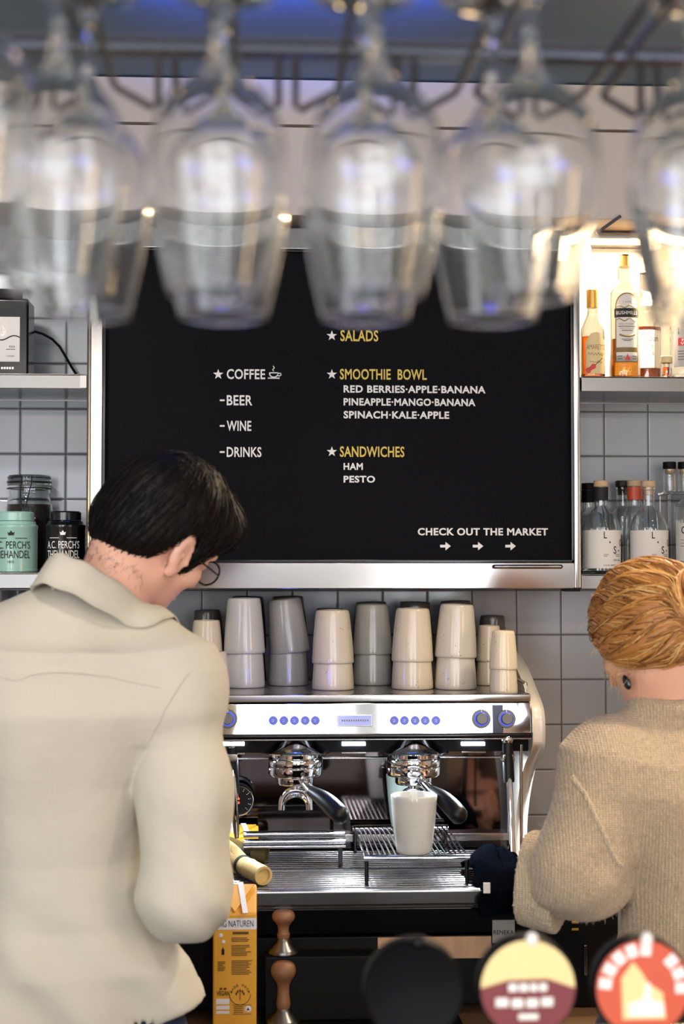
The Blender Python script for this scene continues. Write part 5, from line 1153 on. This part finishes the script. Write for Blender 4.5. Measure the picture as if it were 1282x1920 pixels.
def knit_mat(name, col):
    m = mat(name, col, .95, spec=.15, sheen=.35); t = NT(m); b = t.n['Principled BSDF']; tc = t.node('ShaderNodeTexCoord')
    n1 = t.node('ShaderNodeTexNoise', Scale=9.0, Detail=6.0); t.link(tc.outputs['Object'], n1.inputs['Vector']); n2 = t.node('ShaderNodeTexNoise', Scale=150.0, Detail=3.0); t.link(tc.outputs['Object'], n2.inputs['Vector'])
    w = t.node('ShaderNodeTexWave', Scale=70.0, Distortion=3.0, bands_direction='X'); w.inputs['Detail Scale'].default_value = 3; t.link(tc.outputs['Object'], w.inputs['Vector']); w2 = t.node('ShaderNodeTexWave', Scale=95.0, Distortion=2.5, bands_direction='Z'); t.link(tc.outputs['Object'], w2.inputs['Vector'])
    a = t.node('ShaderNodeMath', operation='MULTIPLY'); t.link(w.outputs['Fac'], a.inputs[0]); t.link(w2.outputs['Fac'], a.inputs[1]); ad = t.node('ShaderNodeMath', operation='ADD'); t.link(a.outputs[0], ad.inputs[0]); t.link(n2.outputs[0], ad.inputs[1])
    c = lin(col); mx = t.node('ShaderNodeMix', data_type='RGBA'); mx.inputs[6].default_value = tuple(x * .80 for x in c[:3]) + (1,); mx.inputs[7].default_value = tuple(min(1, x * 1.2) for x in c[:3]) + (1,); t.link(n1.outputs[0], mx.inputs[0])
    my = t.node('ShaderNodeMix', data_type='RGBA', blend_type='MULTIPLY'); my.inputs[0].default_value = .45; t.link(mx.outputs[2], my.inputs[6]); t.link(n2.outputs[0], my.inputs[7]); t.link(my.outputs[2], b.inputs['Base Color'])
    bp = t.node('ShaderNodeBump', Strength=.9, Distance=.0025); t.link(ad.outputs[0], bp.inputs['Height']); t.link(bp.outputs[0], b.inputs['Normal'])
knit_mat('sweater_knit', (232, 202, 164)); knit_mat('sweater_cuff', (232, 208, 172))
def basis(f, roll=0.0):
    "columns right, forward, up of a head looking along f, rolled about f"
    f = Vector(f).normalized(); u = (Vector((0, 0, 1)) - f * f.z).normalized(); r = f.cross(u); c, s = math.cos(roll), math.sin(roll); r2 = r * c + u * s; u2 = u * c - r * s; return np.array([A3(r2), A3(f), A3(u2)]).T
def strands(name, seeds, field, fn, mats, parent, steps=14, step=.010, lift=(.001, .004), rad=.0006, seed=1, jit=.3, curl=0):
    "hair strands grown over the surface fn<=0, following field(p)"
    r = np.random.RandomState(seed); p = seeds.copy(); n = len(p); lf = lift[0] + (lift[1] - lift[0]) * r.rand(n) ** 2; path = []; jv = r.normal(size=(n, 3)) * jit; ln = .5 + .7 * r.rand(n)
    for s in range(steps):
        g = grad(fn, p); d = fn(p); p = p - g * (d - lf)[:, None]; path.append(p.copy()); v = field(p) + jv * (.5 + .5 * s / steps); v = v - g * (v * g).sum(1)[:, None]; v = v / (np.linalg.norm(v, axis=1)[:, None] + 1e-9); p = p + v * step * ln[:, None]
    path = np.stack(path, 1); mb = MB(); mi = r.randint(0, len(mats), n)
    for i in range(n): mb.tube([Vector(x) for x in path[i]], [rad] * (steps - 2) + [rad * .7, rad * .2], 3, mi=int(mi[i]))
    return mb.build(name, mats, parent, fix=False)
# ------------------------------------------------------------------ the man
HM = P(296, 1004, 2.44); RM = np.array([(.53, .55, .64), (-.72, .69, 0), (-.44, -.46, .77)]); RM = np.linalg.qr(RM)[0] * np.array([1, 1, 1]); RM = RM * np.sign((RM * np.array([(.53, .55, .64), (-.72, .69, 0), (-.44, -.46, .77)])).sum(0))
mh = lambda x, y, z: HM + Vector((RM @ np.array((x, y, z))).tolist())
NB = P(188, 1122, 2.36); SR, SL = P(326, 1290, 2.34), P(-62, 1228, 2.36); EL = P(342, 1678, 2.295); WR = P(325, 1655, 2.55); ELl = P(-95, 1640, 2.40); WL = P(60, 1650, 2.62)
HPR, HPL = P(235, 1930, 2.40), P(30, 1930, 2.40); HPR.z = HPL.z = .97; KR, KL = Vector((HPR.x + .02, 2.40, .53)), Vector((HPL.x - .02, 2.38, .53)); AR, AL = Vector((KR.x, 2.34, .09)), Vector((KL.x - .01, 2.33, .09))
def row(py, px, Y, rx, ry): q = P(px, py, Y); return (q.z, q.x, Y, rx, ry)
TM = sorted([row(1975, 130, 2.40, .172, .115), row(1880, 132, 2.40, .176, .118), row(1800, 130, 2.395, .162, .114), row(1720, 120, 2.41, .128, .108), row(1600, 114, 2.41, .116, .110), row(1460, 116, 2.39, .132, .116), row(1330, 132, 2.36, .178, .112), row(1230, 140, 2.36, .165, .090)])
def man_body(p):
    d = head_sdf(p, HM, RM); nk = s_cone(p, mh(0, -.030, -.045), NB + Vector((0, 0, -.03)), .057, .055); d = smin(d, nk, .03)
    t = s_tube(p, TM) + .012; t = smin(t, s_chain(p, [SL, NB + Vector((0, .02, -.05)), SR], [.052, .055, .052]), .05); d = smin(d, t, .04)
    for s_, e_, w_ in ((SR, EL, WR), (SL, ELl, WL)): d = smin(d, s_chain(p, [s_, e_, w_], [.047, .038, .026], .01), .02)
    for W_, E_, sd in ((WR, EL, (-1, 0, .3)), (WL, ELl, (1, 0, .3))): f_ = (W_ - E_).normalized(); d = smin(d, hand_sdf(p, W_, f_, (0, -.2, 1), sd), .012)
    for h_, k_, a_ in ((HPR, KR, AR), (HPL, KL, AL)): d = smin(d, s_chain(p, [h_, k_, a_, a_ + Vector((0, .12, -.05))], [.085, .052, .036, .03], .02), .04)
    return d
man = thing('person', 'person with short black hair in a cream shirt, seen from behind at left', 'person', (NB.x, 2.36, 0.0))
lo, hi = (SL.x - .16, 2.12, .0), (HM.x + .2, 2.86, HM.z + .16)
vs, fs = mesh_sdf(man_body, lo, hi, .0043); mo = obj_np('body', vs, fs, 'skin_fair', man, relax=1)
def man_shirt(p):
    t = s_tube(p, [(z, x, y, rx + .014 + max(0, (1.16 - z)) * .12, ry + .016) for z, x, y, rx, ry in TM])
    yk = s_chain(p, [SL + Vector((.0, 0, -.005)), NB + Vector((-.05, -.012, -.050)), NB + Vector((.035, .012, -.064)), SR + Vector((0, 0, -.005))], [.062, .064, .064, .062], .03); t = smin(t, yk, .07)
    fo = EL.lerp(WR, .42)
    ar = s_chain(p, [SR, SR.lerp(EL, .5) + Vector((.012, -.004, 0)), EL + Vector((.004, 0, 0)), fo], [.061, .065, .062, .054], .03); al = s_chain(p, [SL, ELl, ELl.lerp(WL, .45)], [.064, .064, .052], .03)
    x, y, z = p[:, 0], p[:, 1], p[:, 2]
    # folds: pull lines at the elbow, long vertical drapes on the back, creases at the hem
    el = np.exp(-(((p - A3(EL)) ** 2).sum(1)) / .012); ar = ar + el * .0026 * np.sin((p @ np.array((62, 40, 105.0))) + 4.5 * fnoise(p, 16, 5)) + .0035 * fnoise(p, (34, 30, 12), 2) + .0016 * fnoise(p, (70, 60, 45), 12)
    hem = np.clip((1.26 - z) / .2, 0, 1); t = t + hem * (.007 * np.sin(x * 40 + z * 38 + 1.8 * fnoise(p, 12, 8)) + .004 * fnoise(p, (26, 26, 30), 4)) + .0060 * fnoise(p, (34, 20, 6), 3) + .0025 * fnoise(p, (16, 16, 22), 6) + .0020 * fnoise(p, (60, 50, 38), 7)
    yz = P(100, 1262, 2.25).z; t = t - .0018 * np.exp(-((z - yz) / .004) ** 2)
    up = np.clip((z - P(340, 1450, 2.35).z) / .10, 0, 1); t = np.where(up > .5, smin(t, ar, .035), smin(t, ar, .004)) * up + smin(t, ar, .004) * (1 - up); t = smin(t, al, .022)
    nk = s_cone(p, mh(0, -.030, -.045), NB + Vector((0, 0, -.03)), .058, .048); t = smax(t, -(nk - .001), .006)
    hz = P(100, 1950, 2.25).z + .004 * np.sin(x * 14 + 1) + (P(100, 1872, 2.40).z - P(100, 1950, 2.25).z) * np.clip((x - P(300, 1886, 2.3).x) / (P(374, 1886, 2.3).x - P(300, 1886, 2.3).x), 0, 1) ** .8; t = smax(t, hz - z, .006)
    inner = s_tube(p, [(z_, x_, y_, rx + .000 + max(0, (1.16 - z_)) * .10, ry - .002) for z_, x_, y_, rx, ry in TM]); t = np.where(z < hz + .012, np.maximum(t, -inner), t)
    ax_ = A3(WR - EL); ax_ /= np.linalg.norm(ax_); cu = (p - A3(fo)) @ ax_; near = (((p - A3(fo)) ** 2).sum(1) < .02); t = np.where(near, smax(t, cu - .01, .004), t)
    return t
vs, fs = mesh_sdf(man_shirt, (SL.x - .14, 2.15, 1.0), (SR.x + .16, 2.68, NB.z + .06), .0052); shirt = obj_np('shirt', vs, fs, 'shirt_cotton', man, relax=1)
# collar
cl, cr_, cb = P(104, 1060, 2.345), P(301, 1170, 2.42), P(178, 1066, 2.285); cc = (cl + cr_) / 2; ca = (cr_ - cl) / 2; cbv = cb - cc
up_ = ca.cross(cbv).normalized(); up_ = up_ if up_.z > 0 else -up_; dnv = (-up_ * .55 - Vector((0, 0, .45))).normalized()
G = []
for j, (o_, dn) in enumerate(((-.012, .046), (-.008, .022), (-.002, .003), (.002, 0), (.006, .003), (.010, .014), (.016, .030), (.024, .056))):
    rw = []
    for k in range(57):
        a = PI * (-.25 + 1.5 * k / 56); ra = ca * math.cos(a) + cbv * math.sin(a); out = ra.normalized()
        rw.append(cc + ra + out * o_ + dnv * dn + Vector((0, 0, .0015 * math.sin(k * .9))))
    if j >= 5:
        q = np.array([A3(v) for v in rw])
        for _ in range(4): q = q + grad(man_shirt, q) * np.maximum(0, .005 - man_shirt(q))[:, None]
        rw = [Vector(v) for v in q]
    G.append(rw)
w = MB(); w.sheet(G); cob = w.build('collar', 'shirt_cotton', shirt, fix=False); md = cob.modifiers.new('thickness', 'SOLIDIFY'); md.thickness = .0022; md.offset = 0
# yoke and sleeve seams stitched on the shirt surface
def surf_line(fn, pts, r, name, m, parent, lift=.0004, n=40):
    P0 = [Vector(q) for q in pts]; L = []
    for i in range(n + 1):
        t = i / n * (len(P0) - 1); k = min(int(t), len(P0) - 2); L.append(P0[k].lerp(P0[k + 1], t - k))
    p = np.array([A3(v) for v in L])
    for _ in range(12): p[1:-1] = (p[:-2] + p[1:-1] * 2 + p[2:]) / 4
    for _ in range(6): p = p - grad(fn, p) * (fn(p) - lift)[:, None]
    return MB().tube([Vector(v) for v in p], r, 6).build(name, m, parent)
surf_line(man_shirt, [P(352, 1262, 2.27), P(330, 1295, 2.26), P(305, 1335, 2.26), P(283, 1380, 2.26), P(264, 1425, 2.27), P(248, 1460, 2.28)], .0011, 'sleeve_seam', 'shirt_cotton', shirt)
surf_line(man_shirt, [P(-20, 1258, 2.22), P(60, 1266, 2.22), P(150, 1270, 2.22), P(230, 1272, 2.23), P(300, 1290, 2.26)], .0009, 'yoke_seam', 'shirt_cotton', shirt)
# jeans and shoes
def man_jeans(p):
    d = s_tube(p, [(z, x, y, rx + .006, ry + .007) for z, x, y, rx, ry in TM if z < 1.2]) + .020; d = np.maximum(d, p[:, 2] - 1.06)
    for h_, k_, a_ in ((HPR, KR, AR), (HPL, KL, AL)): d = smin(d, s_chain(p, [h_, k_, a_ + Vector((0, 0, .0))], [.098, .070, .058], .02), .05)
    return np.maximum(d, .035 - p[:, 2]) + .002 * fnoise(p, 28, 9)
vs, fs = mesh_sdf(man_jeans, (HPL.x - .2, 2.15, .0), (HPR.x + .2, 2.64, 1.12), .009); obj_np('jeans', vs, fs, 'denim', man, relax=1)
for a_ in (AR, AL):
    fn = lambda p: np.maximum(smin(s_ell(p, (a_.x, a_.y + .07, .045), (.050, .15, .045)), s_ell(p, (a_.x, a_.y - .0, .07), (.045, .06, .06)), .03), .004 - p[:, 2])
    vs, fs = mesh_sdf(fn, (a_.x - .08, a_.y - .12, -.01), (a_.x + .08, a_.y + .26, .16), .008); obj_np('shoe', vs, fs, 'shoe_black', man, relax=1)
# hair
def man_hair(p):
    q = (p - A3(HM)) @ RM; y = q[:, 1]; z = q[:, 2]
    g = s_ell(q, (0, -.014, .036), (.086, .110, .101)); g = smin(g, s_ell(q, (0, .060, .078), (.072, .060, .040)), .03); g = smin(g, s_ell(q, (0, -.062, -.012), (.066, .045, .062)), .03)
    zm = np.interp(y, [-.12, -.085, -.055, -.036, -.026, -.004, .008, .014, .034, .042, .065, .095, .13], [-.074, -.076, -.058, -.030, .030, .040, .026, -.022, -.018, .010, .030, .036, .04])
    st = .0016 * np.sin(np.arctan2(q[:, 0], q[:, 1] + .03) * 46 + z * 60 + 3 * fnoise(q, 30, 3)) + .002 * fnoise(q, 60, 4)
    return smax(g + st, (zm + .004 * fnoise(q, 70, 5) - z) * .7, .010)
lo = [min(mh(*c)[i] for c in ((.14, .16, .16), (-.14, .16, .16), (.14, -.16, .16), (-.14, -.16, .16), (.14, .16, -.12), (-.14, .16, -.12), (.14, -.16, -.12), (-.14, -.16, -.12))) for i in range(3)]; hi = [max(mh(*c)[i] for c in ((.14, .16, .16), (-.14, .16, .16), (.14, -.16, .16), (-.14, -.16, .16), (.14, .16, -.12), (-.14, .16, -.12), (.14, -.16, -.12), (-.14, -.16, -.12))) for i in range(3)]
vs, fs = mesh_sdf(man_hair, lo, hi, .0042); hm = obj_np('hair', vs, fs, 'hair_black', man)
rs = np.random.RandomState(5); sd = vs[rs.choice(len(vs), 1500, False)]; crown = A3(mh(0, -.05, .14)); dn = A3(mh(0, 0, 0)) - A3(mh(0, .02, .3))
strands('strands', sd, lambda p: (p - crown) / (np.linalg.norm(p - crown, axis=1)[:, None] + .02) + dn / np.linalg.norm(dn) * .8, man_hair, ['hair_strand_black', 'hair_black'], hm, steps=7, step=.008, lift=(.0005, .0035), rad=.0007, seed=2, jit=.25)
# short hairs on the nape
rs = np.random.RandomState(8); w = MB()
q = np.array([A3(mh(.075 * (rs.rand() * 1.7 - .85), -.085 + .05 * rs.rand(), -.070 - .035 * rs.rand() ** 1.6)) for _ in range(190)])
for _ in range(6): q = q - grad(man_body, q) * (man_body(q) - .0006)[:, None]
gq = grad(man_body, q); dq = -RM[:, 2] * .8 + RM[:, 0] * .3
for a_, n_ in zip(q, gq):
    v = dq + rs.normal(size=3) * .35; v = v - n_ * (v @ n_) + n_ * .10; v = v / np.linalg.norm(v); L = .006 + .007 * rs.rand(); w.tube([Vector(a_), Vector(a_ + v * L * .5), Vector(a_ + v * L)], [.0002, .00018, .0001], 3)
w.build('nape_hair', 'hair_strand_black', hm, fix=False)
# glasses
w = MB()
for sx in (-1, 1):
    w.tube([mh(sx * .033 + .024 * math.cos(a), .104 - abs(.008 * math.cos(a)) * 0, .004 + .020 * math.sin(a)) for a in [2 * PI * k / 24 for k in range(25)]], .0016, 6)
    w.tube([mh(sx * .057, .103, .010), mh(sx * .070, .090, .012), mh(sx * .078, .03, .012), mh(sx * .080, -.008, .014)], .0015, 6)
w.tube([mh(-.010, .106, .008), mh(0, .110, .010), mh(.010, .106, .008)], .0014, 6); gl = w.build('eyeglasses', 'black_gloss', man)
w = MB()
for sx in (-1, 1):
    c_ = mh(sx * .033, .104, .004); w.lathe([(1e-5, -.0005), (.0232, -.0005), (.0232, .0005), (1e-5, .0005)], 24, Matrix.Translation(c_) @ Matrix(np.array([RM[:, 0], RM[:, 2], RM[:, 1]]).T.tolist()).to_4x4())
w.build('lens', 'clear_glass', gl)
# ------------------------------------------------------------------ the woman
HW = P(1222, 1200, 2.50); fW = (-.46, .76, -.46); RW = basis(fW, .06)
wh = lambda x, y, z: HW + Vector((RW @ np.array((x, y, z))).tolist())
NW = P(1268, 1322, 2.475); VL, VR = P(1138, 1422, 2.46), P(1440, 1420, 2.46); WEL, WER = P(1098, 1634, 2.44), P(1470, 1640, 2.46); WWL, WWR = P(1066, 1650, 2.655), P(1330, 1640, 2.72)
QR, QL = P(1370, 1900, 2.45), P(1225, 1900, 2.45); QR.z = QL.z = .92; JR, JL = Vector((QR.x, 2.45, .5)), Vector((QL.x, 2.45, .5)); BR, BL = Vector((QR.x, 2.40, .08)), Vector((QL.x, 2.40, .08))
TW = sorted([row(1960, 1310, 2.45, .150, .105), row(1850, 1312, 2.455, .138, .105), row(1740, 1312, 2.46, .108, .100), row(1640, 1310, 2.46, .100, .104), row(1560, 1300, 2.455, .118, .106), row(1480, 1288, 2.455, .146, .104), row(1420, 1284, 2.46, .150, .090)])
def woman_body(p):
    d = head_sdf(p, HW, RW, True); d = smin(d, s_cone(p, wh(0, -.03, -.04), NW + Vector((0, 0, -.03)), .048, .054), .03)
    t = s_tube(p, TW) + .012; t = smin(t, s_chain(p, [VL, NW + Vector((0, .01, -.06)), VR], [.044, .048, .044]), .05); d = smin(d, t, .04)
    for s_, e_, w_ in ((VL, WEL, WWL), (VR, WER, WWR)): d = smin(d, s_chain(p, [s_, e_, w_], [.042, .036, .024], .01), .02)
    for W_, E_, sd in ((WWL, WEL, (1, 0, .3)), (WWR, WER, (-1, 0, .3))): f_ = (W_ - E_).normalized(); d = smin(d, hand_sdf(p, W_, f_, (0, -.2, 1), sd), .012)
    for h_, k_, a_ in ((QR, JR, BR), (QL, JL, BL)): d = smin(d, s_chain(p, [h_, k_, a_, a_ + Vector((0, .11, -.045))], [.085, .05, .034, .028], .02), .04)
    return d
woman = thing('person', 'person with gold pinned up hair in a beige knitted sweater at right', 'person', (NW.x, 2.46, 0.0))
vs, fs = mesh_sdf(woman_body, (WWL.x - .16, 2.25, 0), (VR.x + .2, 2.95, HW.z + .16), .0058); obj_np('body', vs, fs, 'skin_warm', woman, relax=1)
cuf = P(1026, 1652, 2.53); cax = (WWL - WEL).normalized(); cax = Vector((-.80, .42, .08)).normalized()
def woman_sweater(p):
    x, y, z = p[:, 0], p[:, 1], p[:, 2]
    t = s_tube(p, [(z_, x_, y_, rx + .020, ry + .018) for z_, x_, y_, rx, ry in TW]); yk = s_chain(p, [VL + Vector((.0, 0, -.012)), NW + Vector((-.03, 0, -.055)), NW + Vector((.03, 0, -.055)), VR], [.066, .060, .060, .066], .03); t = smin(t, yk, .07)
    t = t + .004 * fnoise(p, (16, 16, 22), 21) + .006 * np.exp(-((z - P(1220, 1660, 2.35).z) / .03) ** 2) * np.sin(x * 45 + 1) * np.clip((x - .44) * 8, 0, 1)
    al = s_chain(p, [VL + Vector((.004, 0, 0)), VL.lerp(WEL, .55) + Vector((.002, -.01, 0)), WEL + Vector((.0, 0, .004)), cuf], [.064, .066, .071, .064], .04); ar = s_chain(p, [VR, WER, WER.lerp(WWR, .5)], [.066, .070, .06], .03)
    al = al + .004 * fnoise(p, (24, 24, 24), 23) + .004 * np.exp(-(((p - A3(WEL)) ** 2).sum(1)) / .008) * np.sin(p @ np.array((60, 30, -70.0)))
    ax = A3(cax); h = (p - A3(cuf)) @ ax; nr = (((p - A3(cuf)) ** 2).sum(1) < .03); al = np.where(nr, smax(al, h - .006, .006), al)
    upw = np.clip((z - P(1130, 1560, 2.45).z) / .08, 0, 1); t = smin(t, al, .03) * upw + smin(t, al, .006) * (1 - upw); t = smin(t, ar, .02); t = smin(t, s_torus(p, NW + Vector((-.004, .0, .006)), A3(wh(0, -.03, -.04) - NW) + A3((0, 0, .03)), .058, .015), .020); nk = s_cone(p, wh(0, -.03, -.04), NW + Vector((0, 0, -.03)), .047, .047); t = smax(t, -nk, .004)
    hz = P(1200, 1850, 2.4).z; t = smax(t, hz - z, .008); rib = np.clip((hz + .07 - z) / .03, 0, 1); return t + rib * .0022 * np.sin(np.arctan2(x - TW[0][1], y - 2.45) * 60)
vs, fs = mesh_sdf(woman_sweater, (cuf.x - .14, 2.24, 1.0), (VR.x + .2, 2.68, NW.z + .06), .005); sw = obj_np('sweater', vs, fs, 'sweater_knit', woman, relax=1); sw_vs = vs
# rolled cuff
def cuffs(p):
    c1 = A3(cuf) + A3(cax) * .006; q = p - c1; h = q @ A3(cax); rad = np.sqrt(np.maximum((q ** 2).sum(1) - h * h, 0)); d = np.maximum(np.abs(h) - .024, np.abs(rad - .062) - .009) - .007
    return d + .003 * fnoise(p, 40, 31) + .0012 * np.sin(np.arctan2(q[:, 2], q[:, 1]) * 40)
vs, fs = mesh_sdf(cuffs, tuple(A3(cuf) - .12), tuple(A3(cuf) + .12), .0045); obj_np('cuff', vs, fs, 'sweater_cuff', sw, 'rolled paler cuff', relax=1)
surf_line(woman_sweater, [P(1042, 1452, 2.38), P(1075, 1478, 2.36), P(1105, 1512, 2.35), P(1132, 1560, 2.36), P(1148, 1605, 2.37), P(1156, 1622, 2.38)], [.0042 + .0008 * math.sin(i * 1.7) for i in range(41)], 'shoulder_seam', 'sweater_cuff', sw, lift=.001)
# wool fuzz
rs = np.random.RandomState(9); fz = sw_vs[rs.choice(len(sw_vs), 5200, False)]; fz = fz[(fz[:, 1] < 2.50)]; g = grad(woman_sweater, fz); w = MB()
for a_, n_ in zip(fz, g):
    v = n_ * .6 + rs.normal(size=3) * .55; L = .002 + .004 * rs.rand(); b_ = a_ + v * L * .6; c_ = b_ + (v + rs.normal(size=3) * .7) * L * .4; w.tube([Vector(a_), Vector(b_), Vector(c_)], [.0003, .00028, .00015], 3)
w.build('fuzz', 'sweater_cuff', sw, fix=False)['kind'] = 'stuff'
def woman_trousers(p):
    d = s_tube(p, [(z, x, y, rx + .008, ry + .008) for z, x, y, rx, ry in TW if z < 1.15]); d = np.maximum(d, p[:, 2] - 1.07)
    for h_, k_, a_ in ((QR, JR, BR), (QL, JL, BL)): d = smin(d, s_chain(p, [h_, k_, a_], [.096, .066, .055], .02), .05)
    return np.maximum(d, .035 - p[:, 2])
vs, fs = mesh_sdf(woman_trousers, (QL.x - .22, 2.25, 0), (QR.x + .22, 2.66, 1.1), .009); obj_np('trousers', vs, fs, 'trouser_black', woman, relax=1)
for a_ in (BR, BL):
    fn = lambda p: np.maximum(smin(s_ell(p, (a_.x, a_.y + .06, .042), (.044, .13, .042)), s_ell(p, (a_.x, a_.y - .0, .065), (.042, .055, .055)), .03), .004 - p[:, 2])
    vs, fs = mesh_sdf(fn, (a_.x - .08, a_.y - .12, -.01), (a_.x + .08, a_.y + .24, .15), .008); obj_np('shoe', vs, fs, 'shoe_black', woman, relax=1)
bun = wh(.012, -.128, .000)
def woman_hair(p):
    q = (p - A3(HW)) @ RW; y = q[:, 1]; z = q[:, 2]
    g = s_ell(q, (0, -.012, .030), (.088, .108, .100)); g = smin(g, s_ell(q, (0, -.048, -.016), (.080, .062, .064)), .03); g = smin(g, s_ell(np.stack([np.abs(q[:, 0]), q[:, 1], q[:, 2]], 1), (.066, .0, -.012), (.026, .046, .046)), .03)
    bq = (p - A3(bun)) @ RW; g = g + .0022 * np.sin(np.arctan2(bq[:, 2], bq[:, 0]) * 22 + 2.5 * fnoise(q, 25, 17))
    zm = np.interp(y, [-.13, -.09, -.06, -.035, -.012, .012, .035, .06, .09, .13], [-.064, -.070, -.068, -.060, -.046, -.034, -.014, .020, .050, .06])
    g = smax(g + .0025 * fnoise(q, 45, 13), (zm - z) * .75, .016); b = (p - A3(bun)) @ RW
    k = s_torus(b, (0, .012, .008), (.2, 1, .1), .034, .024); k = smin(k, s_ell(b, (0, .0, 0), (.035, .03, .035)), .012); return smin(g, k + .003 * np.sin(np.arctan2(b[:, 2], b[:, 0]) * 3 + b[:, 1] * 160), .005)
E_ = ((.15, .16, .16), (-.15, .16, .16), (.15, -.2, .16), (-.15, -.2, .16), (.15, .16, -.12), (-.15, .16, -.12), (.15, -.2, -.12), (-.15, -.2, -.12)); lo = [min(wh(*c)[i] for c in E_) for i in range(3)]; hi = [max(wh(*c)[i] for c in E_) for i in range(3)]
vs, fs = mesh_sdf(woman_hair, lo, hi, .0042); hw = obj_np('hair', vs, fs, 'hair_gold', woman)
rs = np.random.RandomState(15); sd = vs[rs.choice(len(vs), 2600, False)]; BN = A3(bun); rgt = RW[:, 0]
def fieldW(p):
    v = BN - p; L = np.linalg.norm(v, axis=1)[:, None]; v = v / (L + 1e-6); ax = RW[:, 1]; sp = np.cross(np.tile(-ax, (len(p), 1)), p - BN); sp = sp / (np.linalg.norm(sp, axis=1)[:, None] + 1e-6); far = np.clip((L - .05) / .04, 0, 1)
    return v * far + sp * (1 - far) * 1.0 + np.array((0, 0, -.35)) * far * np.clip((L - .1) / .1, 0, 1)
strands('strands', sd, fieldW, woman_hair, ['hair_light', 'hair_mid', 'hair_mid', 'hair_deep', 'hair_gold'], hw, steps=12, step=.011, lift=(.0004, .0045), rad=.00085, seed=4, jit=.10)
# flyaway hairs by the cheek
w = MB(); rs = np.random.RandomState(3)
for k in range(46):
    a = Vector(wh(-.080 + .02 * rs.rand(), .06 * rs.rand() - .02, .05 - .11 * rs.rand())); p = a; L = [p]; v = Vector((-.8, -.1, -.3)) + Vector(rs.normal(size=3) * .5)
    for j in range(7): v = v + Vector(rs.normal(size=3) * .35) + Vector((.12, 0, -.18)); p = p + v.normalized() * .006; L.append(p)
    w.tube(L, .00022, 3)
w.build('flyaway_hairs', 'hair_light', hw, fix=False)
e_ = wh(-.082, .012, -.062); w = MB().ell((0, 0, 0), (.0075, .0045, .0125), 14, Matrix.Translation(e_) @ Matrix(RW.tolist()).to_4x4() @ Euler((0, 0, PI / 2)).to_matrix().to_4x4()); w.build('earring', 'blue_stone' if 'blue_stone' in MATS else 'tin_black', woman, 'dark blue oval earring')
